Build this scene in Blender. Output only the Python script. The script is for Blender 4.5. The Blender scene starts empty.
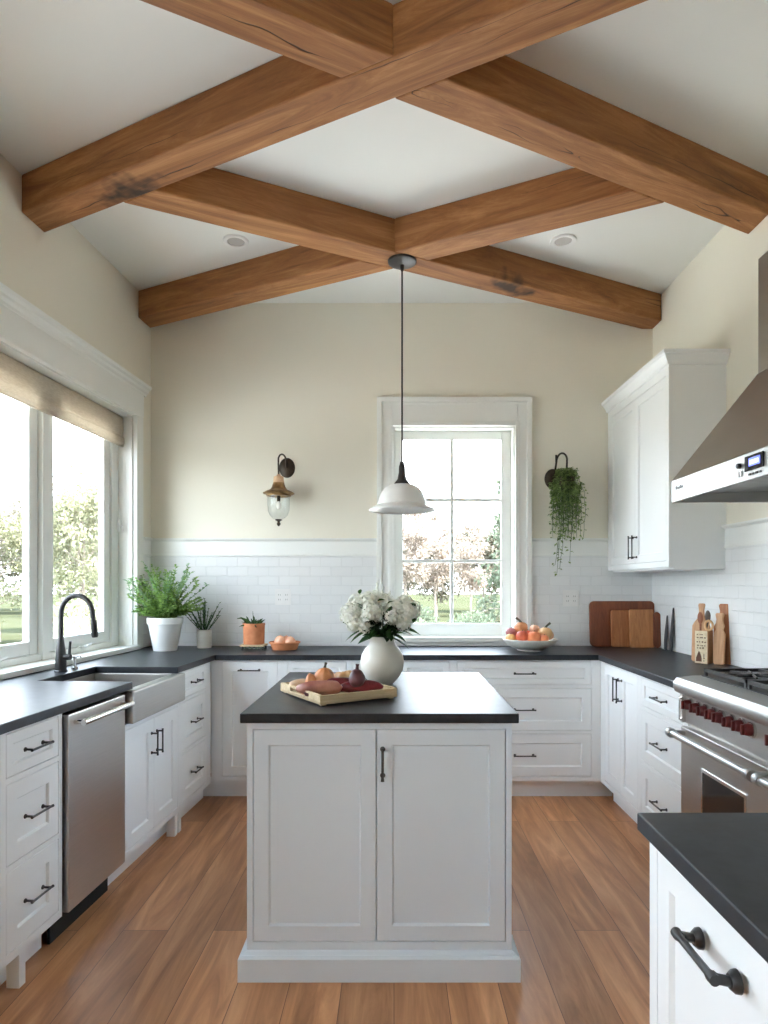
import bpy, bmesh, math, random
from mathutils import Vector, Matrix, noise as mnoise

PI = math.pi
SC = bpy.context.scene
COL = SC.collection
CH = 1.366            # camera height
# ------------------------------------------------------------ camera
cam_d = bpy.data.cameras.new('camera'); cam = bpy.data.objects.new('camera', cam_d); COL.objects.link(cam)
cam.location = (0, 0, CH); cam.rotation_euler = (PI/2, 0, 0)
cam_d.sensor_fit = 'VERTICAL'; cam_d.sensor_height = 36; cam_d.sensor_width = 27
cam_d.lens = 36*660/1024; cam_d.shift_x = -10/1024; cam_d.shift_y = 72/1024
cam_d.clip_start = .05; cam_d.clip_end = 300
SC.camera = cam
# ------------------------------------------------------------ world / exposure
W = bpy.data.worlds.new('sky'); SC.world = W; W.use_nodes = True
wn = W.node_tree.nodes; wl = W.node_tree.links; wn.clear()
wo = wn.new('ShaderNodeOutputWorld'); wb = wn.new('ShaderNodeBackground')
wt = wn.new('ShaderNodeTexCoord'); ws = wn.new('ShaderNodeSeparateXYZ'); wr = wn.new('ShaderNodeValToRGB')
wl.new(wt.outputs['Generated'], ws.inputs[0]); wl.new(ws.outputs['Z'], wr.inputs[0])
wr.color_ramp.elements[0].position = 0.0; wr.color_ramp.elements[0].color = (.86, .94, 1, 1)
wr.color_ramp.elements[1].position = 0.7; wr.color_ramp.elements[1].color = (.67, .82, 1, 1)
wl.new(wr.outputs[0], wb.inputs[0]); wb.inputs[1].default_value = 3.0
wl.new(wb.outputs[0], wo.inputs[0])
sun_d = bpy.data.lights.new('sun', 'SUN'); sun_d.energy = 7; sun_d.angle = math.radians(6); sun_d.color = (1, .955, .89)
sun = bpy.data.objects.new('sun', sun_d); COL.objects.link(sun); sun.rotation_euler = Vector((-.55, .08, -.83)).to_track_quat('-Z', 'Y').to_euler()
SC.view_settings.view_transform = 'Standard'; SC.view_settings.look = 'None'
SC.view_settings.gamma = 1; SC.view_settings.use_curve_mapping = False
SC.view_settings.exposure = 2.3
SC.cycles.use_denoising = True
try: SC.cycles.denoiser = 'OPENIMAGEDENOISE'
except Exception: pass
SC.cycles.max_bounces = 10; SC.cycles.diffuse_bounces = 6; SC.cycles.transparent_max_bounces = 12
SC.cycles.sample_clamp_indirect = 6; SC.cycles.caustics_reflective = False; SC.cycles.caustics_refractive = False

# ------------------------------------------------------------ materials
def lin(r, g, b):
    f = lambda c: (c/255/12.92) if c/255 <= .04045 else ((c/255+.055)/1.055)**2.4
    return (f(r), f(g), f(b), 1)
def nmat(name):
    m = bpy.data.materials.new(name); m.use_nodes = True
    nt = m.node_tree; return m, nt, nt.nodes['Principled BSDF']
def vary(nt, a, b, scale, detail=3, coord='Object', stretch=(1, 1, 1), lo=.35, hi=.65):
    tc = nt.nodes.new('ShaderNodeTexCoord'); mp = nt.nodes.new('ShaderNodeMapping'); mp.inputs['Scale'].default_value = stretch
    no = nt.nodes.new('ShaderNodeTexNoise'); no.inputs['Scale'].default_value = scale; no.inputs['Detail'].default_value = detail
    cr = nt.nodes.new('ShaderNodeValToRGB')
    cr.color_ramp.elements[0].position = lo; cr.color_ramp.elements[0].color = a
    cr.color_ramp.elements[1].position = hi; cr.color_ramp.elements[1].color = b
    nt.links.new(tc.outputs[coord], mp.inputs[0]); nt.links.new(mp.outputs[0], no.inputs['Vector']); nt.links.new(no.outputs[0], cr.inputs[0])
    return tc, mp, no, cr
def bump(nt, bs, src, strength, dist=.01):
    b = nt.nodes.new('ShaderNodeBump'); b.inputs['Strength'].default_value = strength; b.inputs['Distance'].default_value = dist
    nt.links.new(src, b.inputs['Height']); nt.links.new(b.outputs[0], bs.inputs['Normal']); return b
def simple(name, a, b=None, rough=.5, metal=0, scale=6, stretch=(1, 1, 1), bmp=0, bscale=None, spec=.5, coat=0, bd=.004):
    m, nt, bs = nmat(name)
    if b is None: b = tuple(min(1, c*1.06) for c in a[:3])+(1,)
    tc, mp, no, cr = vary(nt, a, b, scale, stretch=stretch)
    nt.links.new(cr.outputs[0], bs.inputs['Base Color'])
    bs.inputs['Roughness'].default_value = rough; bs.inputs['Metallic'].default_value = metal
    bs.inputs['Specular IOR Level'].default_value = spec; bs.inputs['Coat Weight'].default_value = coat
    if bmp: 
        n2 = nt.nodes.new('ShaderNodeTexNoise'); n2.inputs['Scale'].default_value = bscale or scale*4
        nt.links.new(mp.outputs[0], n2.inputs['Vector']); bump(nt, bs, n2.outputs[0], bmp, bd)
    return m
M = {}
M['paint'] = simple('cabinet paint', (.84, .86, .86, 1), (.86, .88, .88, 1), rough=.38, scale=2)
M['coolpaint'] = simple('white island paint tinted with cool daylight', (.72, .79, .86, 1), (.74, .81, .88, 1), rough=.38, scale=2)  # cool daylight tint put into the colour of the white island
M['trimpaint'] = simple('trim paint', (.81, .825, .79, 1), (.83, .845, .81, 1), rough=.4, scale=2)
M['wall'] = simple('wall paint', (.79, .762, .655, 1), (.81, .782, .675, 1), rough=.85, scale=1.5, bmp=.1, bscale=120, bd=.001)
M['ceil'] = simple('ceiling paint', (.80, .81, .78, 1), (.82, .83, .80, 1), rough=.9, scale=1.5)
M['counter'] = simple('honed black stone', (.014, .016, .020, 1), (.024, .027, .033, 1), rough=.40, scale=30, bmp=.05, bscale=200, bd=.0005, spec=.36)
M['steel'] = simple('brushed steel', (.50, .48, .455, 1), (.535, .515, .49, 1), rough=.33, metal=1, scale=3, stretch=(2, 2, 120))
M['steels'] = simple('satin steel', (.42, .42, .41, 1), (.47, .47, .46, 1), rough=.42, metal=1, scale=3)
M['steelh'] = simple('polished steel', (.70, .69, .67, 1), (.76, .75, .73, 1), rough=.16, metal=1, scale=4)
M['hood'] = simple('hood steel', (.38, .345, .305, 1), (.42, .385, .345, 1), rough=.36, metal=1, scale=2)
M['black'] = simple('black iron', (.018, .017, .017, 1), (.03, .028, .027, 1), rough=.42, scale=20, spec=.5)
M['bronze'] = simple('dark bronze', (.03, .022, .016, 1), (.06, .045, .03, 1), rough=.45, metal=.6, scale=30)
M['blackglass'] = simple('oven glass', (.012, .011, .012, 1), rough=.08, spec=.6)
M['dark'] = simple('flat black', (.01, .01, .01, 1), rough=.8)  # plain black for dishwasher body, toe kick, hood liner and outlet slots
M['knob'] = simple('oxblood knob', (.085, .010, .010, 1), (.13, .016, .014, 1), rough=.3, scale=20)
M['enamel'] = simple('white enamel', (.80, .81, .80, 1), (.84, .85, .84, 1), rough=.28, scale=5)
M['ceramic'] = simple('white ceramic', (.74, .72, .65, 1), (.80, .78, .71, 1), rough=.35, scale=6)
M['plastic'] = simple('white plastic', (.80, .80, .78, 1), rough=.4)
M['terra'] = simple('terracotta', lin(196, 120, 78), lin(214, 142, 98), rough=.75, scale=14, bmp=.15, bscale=60)
M['brass'] = simple('aged brass', lin(120, 92, 58), lin(176, 142, 98), rough=.42, metal=.7, scale=24)
M['copper'] = simple('weathered copper', lin(196, 160, 128), lin(216, 186, 152), rough=.5, metal=.4, scale=24)
M['linen'] = simple('linen', lin(206, 196, 180), lin(220, 211, 197), rough=.95, scale=40, stretch=(1, 1, 6), bmp=.3, bscale=300, bd=.001)
_nt = M['linen'].node_tree; _b = _nt.nodes['Principled BSDF']; _t = _nt.nodes.new('ShaderNodeBsdfTranslucent'); _x = _nt.nodes.new('ShaderNodeMixShader'); _x.inputs[0].default_value = .45
_nt.links.new(_b.inputs['Base Color'].links[0].from_socket, _t.inputs[0]); _nt.links.new(_b.outputs[0], _x.inputs[1]); _nt.links.new(_t.outputs[0], _x.inputs[2]); _nt.links.new(_x.outputs[0], _nt.nodes['Material Output'].inputs[0])
M['soil'] = simple('soil', (.03, .02, .012, 1), (.07, .045, .03, 1), rough=.95, scale=60, bmp=.6, bscale=120)
M['bark'] = simple('bark', (.20, .16, .13, 1), (.30, .25, .21, 1), rough=.9, scale=20, stretch=(1, 1, .2))
M['petal'] = simple('white petal', (.80, .82, .72, 1), (.88, .88, .82, 1), rough=.7, scale=40)
def leafmat(name, a, b, sub=.0, rough=.5):
    m, nt, bs = nmat(name)
    oi = nt.nodes.new('ShaderNodeNewGeometry'); cr = nt.nodes.new('ShaderNodeValToRGB')
    cr.color_ramp.elements[0].color = a; cr.color_ramp.elements[1].color = b
    nt.links.new(oi.outputs['Random Per Island'], cr.inputs[0]); nt.links.new(cr.outputs[0], bs.inputs['Base Color'])
    bs.inputs['Roughness'].default_value = rough; bs.inputs['Specular IOR Level'].default_value = .0 if (name.startswith('spring') or 'conifer' in name or 'hedge' in name) else .4
    tr = nt.nodes.new('ShaderNodeBsdfTranslucent'); mx = nt.nodes.new('ShaderNodeMixShader'); mx.inputs[0].default_value = .3
    nt.links.new(cr.outputs[0], tr.inputs[0]); out = nt.nodes['Material Output']
    nt.links.new(bs.outputs[0], mx.inputs[1]); nt.links.new(tr.outputs[0], mx.inputs[2]); nt.links.new(mx.outputs[0], out.inputs[0])
    return m
M['leaf'] = leafmat('fresh leaf', lin(72, 112, 48), lin(158, 190, 104))
M['leafpale'] = leafmat('pale leaf', lin(108, 146, 100), lin(160, 192, 150))
M['leafdark'] = leafmat('dark leaf', lin(28, 58, 24), lin(66, 104, 48))
M['leafgray'] = leafmat('herb leaf', lin(66, 96, 62), lin(116, 146, 100))
M['leafvine'] = leafmat('vine leaf', lin(84, 108, 52), lin(150, 174, 104))
M['tree_tan'] = leafmat('spring tan leaf', (0.3, 0.245, 0.2, 1), (0.42, 0.36, 0.3, 1))
M['tree_green'] = leafmat('spring green leaf', (0.22, 0.225, 0.13, 1), (0.32, 0.32, 0.215, 1))
M['tree_dark'] = leafmat('conifer leaf', (0.1, 0.12, 0.08, 1), (0.17, 0.2, 0.14, 1))
M['tree_far'] = leafmat('spring distant leaf', (.12, .112, .078, 1), (.20, .18, .14, 1))
M['hedge'] = leafmat('hedge leaf', (0.045, 0.07, 0.025, 1), (0.1, 0.14, 0.06, 1))
M['stone'] = simple('pale terrace stone', (.60, .57, .52, 1), (.68, .65, .60, 1), rough=.9, scale=3)
M['grassm'] = simple('lawn', (.036, .041, .022, 1), (.052, .055, .034, 1), rough=.95, scale=.35, bmp=.5, bscale=30, spec=0)

def stalkmat(): return M['leafgray']
def woodmat(name, dark, mid, light, rough=.55, axis='x', grain=14, crack=0.0, knots=0.0, coat=0, warp=1.2):
    m, nt, bs = nmat(name); N = nt.nodes; L = nt.links
    tc = N.new('ShaderNodeTexCoord'); mp = N.new('ShaderNodeMapping')
    st = {'x': (.10, 1, 1), 'y': (1, .10, 1), 'z': (1, 1, .10)}[axis]; mp.inputs['Scale'].default_value = st
    oi = N.new('ShaderNodeObjectInfo'); ad = N.new('ShaderNodeVectorMath'); ad.operation = 'ADD'
    ml = N.new('ShaderNodeMath'); ml.operation = 'MULTIPLY'; ml.inputs[1].default_value = 37
    L.new(oi.outputs['Random'], ml.inputs[0]); L.new(tc.outputs['Object'], mp.inputs[0]); L.new(mp.outputs[0], ad.inputs[0]); L.new(ml.outputs[0], ad.inputs[1])
    n1 = N.new('ShaderNodeTexNoise'); n1.inputs['Scale'].default_value = grain; n1.inputs['Detail'].default_value = 12; n1.inputs['Roughness'].default_value = .74; n1.inputs['Distortion'].default_value = warp
    L.new(ad.outputs[0], n1.inputs['Vector'])
    cr = N.new('ShaderNodeValToRGB'); e = cr.color_ramp.elements
    e[0].position = .28; e[0].color = dark; e[1].position = .72; e[1].color = light
    x = e.new(.5); x.color = mid
    L.new(n1.outputs[0], cr.inputs[0]); col = cr.outputs[0]; hsrc = n1.outputs[0]
    if crack:
        n2 = N.new('ShaderNodeTexNoise'); n2.inputs['Scale'].default_value = crack; n2.inputs['Detail'].default_value = 2; n2.inputs['Roughness'].default_value = .45
        mc = N.new('ShaderNodeMapping'); mc.inputs['Scale'].default_value = tuple(.022 if i == 'xyz'.index(axis) else 1 for i in range(3)); L.new(tc.outputs['Object'], mc.inputs[0]); ac = N.new('ShaderNodeVectorMath'); ac.operation = 'ADD'; L.new(mc.outputs[0], ac.inputs[0]); L.new(ml.outputs[0], ac.inputs[1]); nj = N.new('ShaderNodeTexNoise'); nj.inputs['Scale'].default_value = 5; L.new(tc.outputs['Object'], nj.inputs['Vector']); aj = N.new('ShaderNodeVectorMath'); aj.operation = 'MULTIPLY_ADD'; aj.inputs[1].default_value = (0, .035, .035); L.new(nj.outputs[1], aj.inputs[0]); L.new(ac.outputs[0], aj.inputs[2]); L.new(aj.outputs[0], n2.inputs['Vector'])
        s = N.new('ShaderNodeMath'); s.operation = 'SUBTRACT'; s.inputs[1].default_value = .56; L.new(n2.outputs[0], s.inputs[0])
        ab = N.new('ShaderNodeMath'); ab.operation = 'ABSOLUTE'; L.new(s.outputs[0], ab.inputs[0])
        n3 = N.new('ShaderNodeTexNoise'); n3.inputs['Scale'].default_value = 2.2; L.new(tc.outputs['Object'], n3.inputs['Vector'])
        th = N.new('ShaderNodeMapRange'); th.inputs[1].default_value = .48; th.inputs[2].default_value = .66; th.inputs[3].default_value = 0.0001; th.inputs[4].default_value = .010; L.new(n3.outputs[0], th.inputs[0])
        dv = N.new('ShaderNodeMath'); dv.operation = 'DIVIDE'; L.new(ab.outputs[0], dv.inputs[0]); L.new(th.outputs[0], dv.inputs[1])
        c2 = N.new('ShaderNodeMath'); c2.operation = 'MINIMUM'; c2.inputs[1].default_value = 1; L.new(dv.outputs[0], c2.inputs[0])
        mx = N.new('ShaderNodeMix'); mx.data_type = 'RGBA'
        L.new(c2.outputs[0], mx.inputs[0]); mx.inputs[6].default_value = (.02, .009, .004, 1); L.new(col, mx.inputs[7]); col = mx.outputs[2]
        hm = N.new('ShaderNodeMath'); hm.operation = 'MULTIPLY'; L.new(c2.outputs[0], hm.inputs[0]); hm.inputs[1].default_value = 3
        ha = N.new('ShaderNodeMath'); ha.operation = 'ADD'; L.new(hm.outputs[0], ha.inputs[0]); L.new(n1.outputs[0], ha.inputs[1]); hsrc = ha.outputs[0]
    if knots:
        mk = N.new('ShaderNodeMapping'); mk.inputs['Scale'].default_value = tuple(.45 if i == 'xyz'.index(axis) else 1 for i in range(3)); L.new(tc.outputs['Object'], mk.inputs[0])
        nd = N.new('ShaderNodeTexNoise'); nd.inputs['Scale'].default_value = 9; L.new(tc.outputs['Object'], nd.inputs['Vector'])
        va = N.new('ShaderNodeVectorMath'); va.operation = 'MULTIPLY_ADD'; va.inputs[1].default_value = (.22, .22, .22); L.new(nd.outputs[1], va.inputs[0]); L.new(mk.outputs[0], va.inputs[2])
        va2 = N.new('ShaderNodeVectorMath'); va2.operation = 'ADD'; L.new(va.outputs[0], va2.inputs[0]); L.new(ml.outputs[0], va2.inputs[1])
        vo = N.new('ShaderNodeTexVoronoi'); vo.inputs['Scale'].default_value = knots; L.new(va2.outputs[0], vo.inputs['Vector'])
        kr = N.new('ShaderNodeMapRange'); kr.inputs[1].default_value = .08; kr.inputs[2].default_value = .19; L.new(vo.outputs['Distance'], kr.inputs[0])
        m2 = N.new('ShaderNodeMix'); m2.data_type = 'RGBA'; L.new(kr.outputs[0], m2.inputs[0]); m2.inputs[6].default_value = tuple(c*.28 for c in dark[:3])+(1,); L.new(col, m2.inputs[7]); col = m2.outputs[2]
    L.new(col, bs.inputs['Base Color']); bs.inputs['Roughness'].default_value = rough; bs.inputs['Coat Weight'].default_value = coat
    bump(nt, bs, hsrc, .5 if crack else .15, .004)
    return m
M['beam'] = woodmat('rough sawn beam', lin(104, 65, 36), lin(155, 103, 59), lin(194, 142, 90), rough=.72, grain=11, crack=4.8, knots=1.9)
M['board_red'] = woodmat('walnut board', lin(92, 46, 28), lin(124, 66, 40), lin(150, 86, 52), axis='z', grain=26, rough=.4)
M['board_mid'] = woodmat('acacia board', lin(138, 84, 48), lin(170, 108, 64), lin(196, 138, 88), axis='z', grain=30, rough=.45)
M['board_honey'] = woodmat('honey board', lin(152, 98, 58), lin(188, 128, 80), lin(206, 152, 104), axis='z', grain=30, rough=.45)
M['board_light'] = woodmat('oak board', lin(178, 128, 86), lin(204, 156, 112), lin(222, 180, 138), axis='z', grain=30, rough=.5)
M['board_dark'] = simple('slate board', (.03, .035, .04, 1), (.06, .06, .065, 1), rough=.5, scale=20)
M['traywood'] = woodmat('pale tray wood', lin(176, 150, 112), lin(206, 184, 146), lin(226, 208, 176), axis='x', grain=30, rough=.7)
M['spoon'] = woodmat('spoon wood', lin(128, 76, 52), lin(156, 96, 68), lin(176, 118, 86), axis='z', grain=30, rough=.6)
M['spoondark'] = woodmat('dark spoon wood', lin(76, 64, 56), lin(98, 84, 74), lin(118, 104, 92), axis='z', grain=30, rough=.6)

# floor planks
m, nt, bs = nmat('oak floor planks'); N = nt.nodes; L = nt.links
tc = N.new('ShaderNodeTexCoord'); mp = N.new('ShaderNodeMapping'); mp.inputs['Rotation'].default_value = (0, 0, PI/2); L.new(tc.outputs['Object'], mp.inputs[0])
br = N.new('ShaderNodeTexBrick'); br.offset = .37; br.inputs['Scale'].default_value = 1; br.inputs['Brick Width'].default_value = 1.9; br.inputs['Row Height'].default_value = .178
br.inputs['Mortar Size'].default_value = .0012; br.inputs['Mortar Smooth'].default_value = .2; br.inputs['Bias'].default_value = 0
br.inputs['Color1'].default_value = (0, 0, 0, 1); br.inputs['Color2'].default_value = (1, 1, 1, 1); br.inputs['Mortar'].default_value = (.5, .5, .5, 1)
L.new(mp.outputs[0], br.inputs['Vector'])
m2 = N.new('ShaderNodeMapping'); m2.inputs['Scale'].default_value = (1, .09, 1); L.new(tc.outputs['Object'], m2.inputs[0])
va = N.new('ShaderNodeVectorMath'); va.operation = 'MULTIPLY_ADD'; va.inputs[1].default_value = (13, 7, 5); L.new(br.outputs[0], va.inputs[0]); L.new(m2.outputs[0], va.inputs[2])
n1 = N.new('ShaderNodeTexNoise'); n1.inputs['Scale'].default_value = 13; n1.inputs['Detail'].default_value = 8; n1.inputs['Roughness'].default_value = .62; n1.inputs['Distortion'].default_value = 1.0; L.new(va.outputs[0], n1.inputs['Vector'])
cr = N.new('ShaderNodeValToRGB'); e = cr.color_ramp.elements; e[0].position = .30; e[0].color = lin(150, 102, 66); e[1].position = .72; e[1].color = lin(222, 166, 120); x = e.new(.5); x.color = lin(190, 134, 91)
L.new(n1.outputs[0], cr.inputs[0])
hs = N.new('ShaderNodeHueSaturation'); mr = N.new('ShaderNodeMapRange'); mr.inputs[3].default_value = .80; mr.inputs[4].default_value = 1.16; L.new(br.outputs[0], mr.inputs[0]); L.new(mr.outputs[0], hs.inputs['Value']); L.new(cr.outputs[0], hs.inputs['Color'])
mx = N.new('ShaderNodeMix'); mx.data_type = 'RGBA'; L.new(br.outputs['Fac'], mx.inputs[0]); L.new(hs.outputs[0], mx.inputs[6]); mx.inputs[7].default_value = lin(96, 64, 44)
L.new(mx.outputs[2], bs.inputs['Base Color']); bs.inputs['Roughness'].default_value = .36; bs.inputs['Specular IOR Level'].default_value = .45
ia = N.new('ShaderNodeMath'); ia.operation = 'SUBTRACT'; L.new(n1.outputs[0], ia.inputs[0]); L.new(br.outputs['Fac'], ia.inputs[1])
bump(nt, bs, ia.outputs[0], .12, .003)
M['floor'] = m
# painted brick tiles (local x along the wall, z up)
m, nt, bs = nmat('white painted brick tile'); N = nt.nodes; L = nt.links
tc = N.new('ShaderNodeTexCoord'); sx = N.new('ShaderNodeSeparateXYZ'); cx = N.new('ShaderNodeCombineXYZ')
L.new(tc.outputs['Object'], sx.inputs[0]); L.new(sx.outputs['X'], cx.inputs['X']); L.new(sx.outputs['Z'], cx.inputs['Y'])
nd = N.new('ShaderNodeTexNoise'); nd.inputs['Scale'].default_value = 22; L.new(tc.outputs['Object'], nd.inputs['Vector'])
va = N.new('ShaderNodeVectorMath'); va.operation = 'MULTIPLY_ADD'; va.inputs[1].default_value = (.010, .010, 0); L.new(nd.outputs[1], va.inputs[0]); L.new(cx.outputs[0], va.inputs[2])
br = N.new('ShaderNodeTexBrick'); br.inputs['Scale'].default_value = 1; br.inputs['Brick Width'].default_value = .15; br.inputs['Row Height'].default_value = .068
br.inputs['Mortar Size'].default_value = .0035; br.inputs['Mortar Smooth'].default_value = .6
br.inputs['Color1'].default_value = (.76, .775, .77, 1); br.inputs['Color2'].default_value = (.79, .805, .795, 1); br.inputs['Mortar'].default_value = (.725, .74, .73, 1)
L.new(va.outputs[0], br.inputs['Vector']); L.new(br.outputs[0], bs.inputs['Base Color']); bs.inputs['Roughness'].default_value = .35
n2 = N.new('ShaderNodeTexNoise'); n2.inputs['Scale'].default_value = 26; n2.inputs['Detail'].default_value = 5; L.new(tc.outputs['Object'], n2.inputs['Vector'])
ia = N.new('ShaderNodeMath'); ia.operation = 'SUBTRACT'; L.new(n2.outputs[0], ia.inputs[0]); L.new(br.outputs['Fac'], ia.inputs[1]); bump(nt, bs, ia.outputs[0], .5, .004)
M['tile'] = m
def glassmat(name, tint=(1, 1, 1, 1), amt=.06):
    m = bpy.data.materials.new(name); m.use_nodes = True; nt = m.node_tree; nt.nodes.clear()
    o = nt.nodes.new('ShaderNodeOutputMaterial'); t = nt.nodes.new('ShaderNodeBsdfTransparent'); g = nt.nodes.new('ShaderNodeBsdfGlossy'); mx = nt.nodes.new('ShaderNodeMixShader')
    lw = nt.nodes.new('ShaderNodeLayerWeight'); lw.inputs['Blend'].default_value = .5
    pw = nt.nodes.new('ShaderNodeMath'); pw.operation = 'POWER'; pw.inputs[1].default_value = 5; nt.links.new(lw.outputs['Facing'], pw.inputs[0])
    fr = nt.nodes.new('ShaderNodeMath'); fr.operation = 'MULTIPLY_ADD'; fr.inputs[1].default_value = .8; fr.inputs[2].default_value = .03; nt.links.new(pw.outputs[0], fr.inputs[0])
    t.inputs[0].default_value = tint; g.inputs['Roughness'].default_value = .03
    nt.links.new(fr.outputs[0], mx.inputs[0]); nt.links.new(t.outputs[0], mx.inputs[1]); nt.links.new(g.outputs[0], mx.inputs[2]); nt.links.new(mx.outputs[0], o.inputs[0])
    return m
M['glass'] = glassmat('clear glass'); M['lglass'] = glassmat('lantern glass', (.96, .97, .97, 1))
def emis(name, col, s):
    m, nt, bs = nmat(name); bs.inputs['Base Color'].default_value = col; bs.inputs['Emission Color'].default_value = col; bs.inputs['Emission Strength'].default_value = s; return m
M['bulb'] = emis('warm bulb', (.9, .86, .78, 1), .05); M['display'] = emis('blue display', (.09, .12, .62, 1), .5); M['displit'] = emis('display digits', (.5, .6, 1, 1), 1)
M['downlens'] = emis('downlight lens', (.42, .41, .39, 1), .03)
def fruit(name, a, b, sc=12, rough=.45): return simple(name, a, b, rough=rough, scale=sc, bmp=.1, bscale=40)
M['f_orange'] = fruit('orange skin', lin(214, 108, 66), lin(232, 142, 92)); M['f_red'] = fruit('red skin', lin(190, 72, 50), lin(220, 112, 78))
M['f_purple'] = fruit('plum skin', lin(150, 84, 92), lin(196, 130, 128)); M['f_peach'] = fruit('peach skin', lin(226, 160, 126), lin(238, 190, 158))
M['f_tan'] = fruit('tan gourd skin', lin(206, 158, 106), lin(232, 192, 142)); M['f_yellow'] = fruit('yellow skin', lin(224, 164, 90), lin(236, 190, 120))
M['f_beet'] = fruit('beet skin', lin(96, 16, 30), lin(130, 34, 48), rough=.3); M['f_sweet'] = fruit('sweet potato skin', lin(156, 94, 82), lin(192, 136, 116))
M['f_fig'] = fruit('fig skin', lin(58, 26, 36), lin(106, 60, 66)); M['f_onion'] = fruit('onion skin', lin(190, 116, 70), lin(222, 158, 108), 16); M['f_bread'] = fruit('squash skin', lin(196, 160, 128), lin(222, 190, 158))
M['stem'] = simple('fruit stem', lin(70, 72, 60), lin(108, 108, 90), rough=.8)

# ------------------------------------------------------------ mesh builder
class MB:
    def __init__(s): s.v = []; s.f = []; s.mi = []; s.cur = 0
    def add(s, vs, fs):
        o = len(s.v); s.v += [tuple(p) for p in vs]; s.f += [tuple(i+o for i in f) for f in fs]; s.mi += [s.cur]*len(fs); return s
    def box(s, x0, x1, y0, y1, z0, z1):
        return s.add([(x0, y0, z0), (x1, y0, z0), (x1, y1, z0), (x0, y1, z0), (x0, y0, z1), (x1, y0, z1), (x1, y1, z1), (x0, y1, z1)],
              [(0, 3, 2, 1), (4, 5, 6, 7), (0, 1, 5, 4), (1, 2, 6, 5), (2, 3, 7, 6), (3, 0, 4, 7)])
    def prism(s, poly, z0, z1):
        n = len(poly)
        a = sum(poly[i][0]*poly[(i+1) % n][1]-poly[(i+1) % n][0]*poly[i][1] for i in range(n))
        if a < 0: poly = poly[::-1]
        return s.add([(p[0], p[1], z0) for p in poly]+[(p[0], p[1], z1) for p in poly],
              [tuple(range(n))[::-1], tuple(range(n, 2*n))]+[(i, (i+1) % n, n+(i+1) % n, n+i) for i in range(n)])
    def extrude_x(s, prof, x0, x1):      # prof: (y,z) polygon, swept along x
        n = len(prof)
        a = sum(prof[i][0]*prof[(i+1) % n][1]-prof[(i+1) % n][0]*prof[i][1] for i in range(n))
        if a < 0: prof = prof[::-1]
        return s.add([(x0, p[0], p[1]) for p in prof]+[(x1, p[0], p[1]) for p in prof],
              [tuple(range(n))[::-1], tuple(range(n, 2*n))]+[(i, (i+1) % n, n+(i+1) % n, n+i) for i in range(n)])
    def lathe(s, prof, c=(0, 0, 0), n=32, sx=1, sy=1, axis='z'):
        vs = []; m = len(prof)
        for i in range(n):
            a = 2*PI*i/n
            for r, z in prof:
                p = (r*math.cos(a)*sx, r*math.sin(a)*sy, z)
                if axis == 'y': p = (p[0], z, -p[1])
                if axis == 'x': p = (z, p[0], p[1])
                vs.append((p[0]+c[0], p[1]+c[1], p[2]+c[2]))
        fs = []
        for i in range(n):
            j = (i+1) % n
            for k in range(m-1): fs.append((i*m+k, j*m+k, j*m+k+1, i*m+k+1))
        return s.add(vs, fs)
    def tube(s, pts, r, n=10, caps=True):
        pts = [Vector(p) for p in pts]; k = len(pts)
        rs = r if isinstance(r, (list, tuple)) else [r]*k
        vs = []; up = None
        for i, p in enumerate(pts):
            t = (pts[min(i+1, k-1)]-pts[max(i-1, 0)]).normalized()
            if up is None:
                up = Vector((0, 0, 1)) if abs(t.z) < .9 else Vector((1, 0, 0))
            a = t.cross(up)
            if a.length < 1e-4: a = t.orthogonal()
            a.normalize(); b = a.cross(t).normalized(); up = b
            for q in range(n):
                an = 2*PI*q/n; vs.append(p+a*(rs[i]*math.cos(an))+b*(rs[i]*math.sin(an)))
        fs = [(i*n+q, i*n+(q+1) % n, (i+1)*n+(q+1) % n, (i+1)*n+q) for i in range(k-1) for q in range(n)]
        if caps: fs += [tuple(range(n))[::-1], tuple(range((k-1)*n, k*n))]
        return s.add(vs, fs)
    def blob(s, c, r, n=20, m=12, jit=0, seed=0, fn=None, rot=None):
        c = Vector(c); vs = []
        for i in range(m+1):
            th = PI*i/m
            for q in range(n):
                a = 2*PI*q/n; d = Vector((math.sin(th)*math.cos(a), math.sin(th)*math.sin(a), math.cos(th)))
                k = 1+(jit*mnoise.noise(d*1.7+Vector((seed, seed*2, 0))) if jit else 0)
                if fn: k *= fn(d, a, th)
                p = Vector((d.x*r[0]*k, d.y*r[1]*k, d.z*r[2]*k))
                if rot is not None: p = rot @ p
                vs.append(c+p)
        fs = [(i*n+q, (i+1)*n+q, (i+1)*n+(q+1) % n, i*n+(q+1) % n) for i in range(m) for q in range(n)]
        return s.add(vs, fs)
    def leaf(s, p, d, L_, w, fold=.25, droop=.15):
        p = Vector(p); d = Vector(d).normalized(); u = Vector((0, 0, 1))
        side = d.cross(u)
        if side.length < .05: side = Vector((random.uniform(-1, 1), random.uniform(-1, 1), .01))
        side.normalize(); side = (Matrix.Rotation(random.uniform(-.9, .9), 3, d) @ side); nrm = side.cross(d)
        m = p+d*L_*.45; t = p+d*L_-Vector((0, 0, droop*L_)); 
        return s.add([p, m+side*w*.5+nrm*w*fold, t, m-side*w*.5+nrm*w*fold, m], [(0, 4, 1), (4, 2, 1), (0, 3, 4), (4, 3, 2)])
    def xf(s, mat):
        s.v = [tuple(mat @ Vector(p)) for p in s.v]; return s
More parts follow.
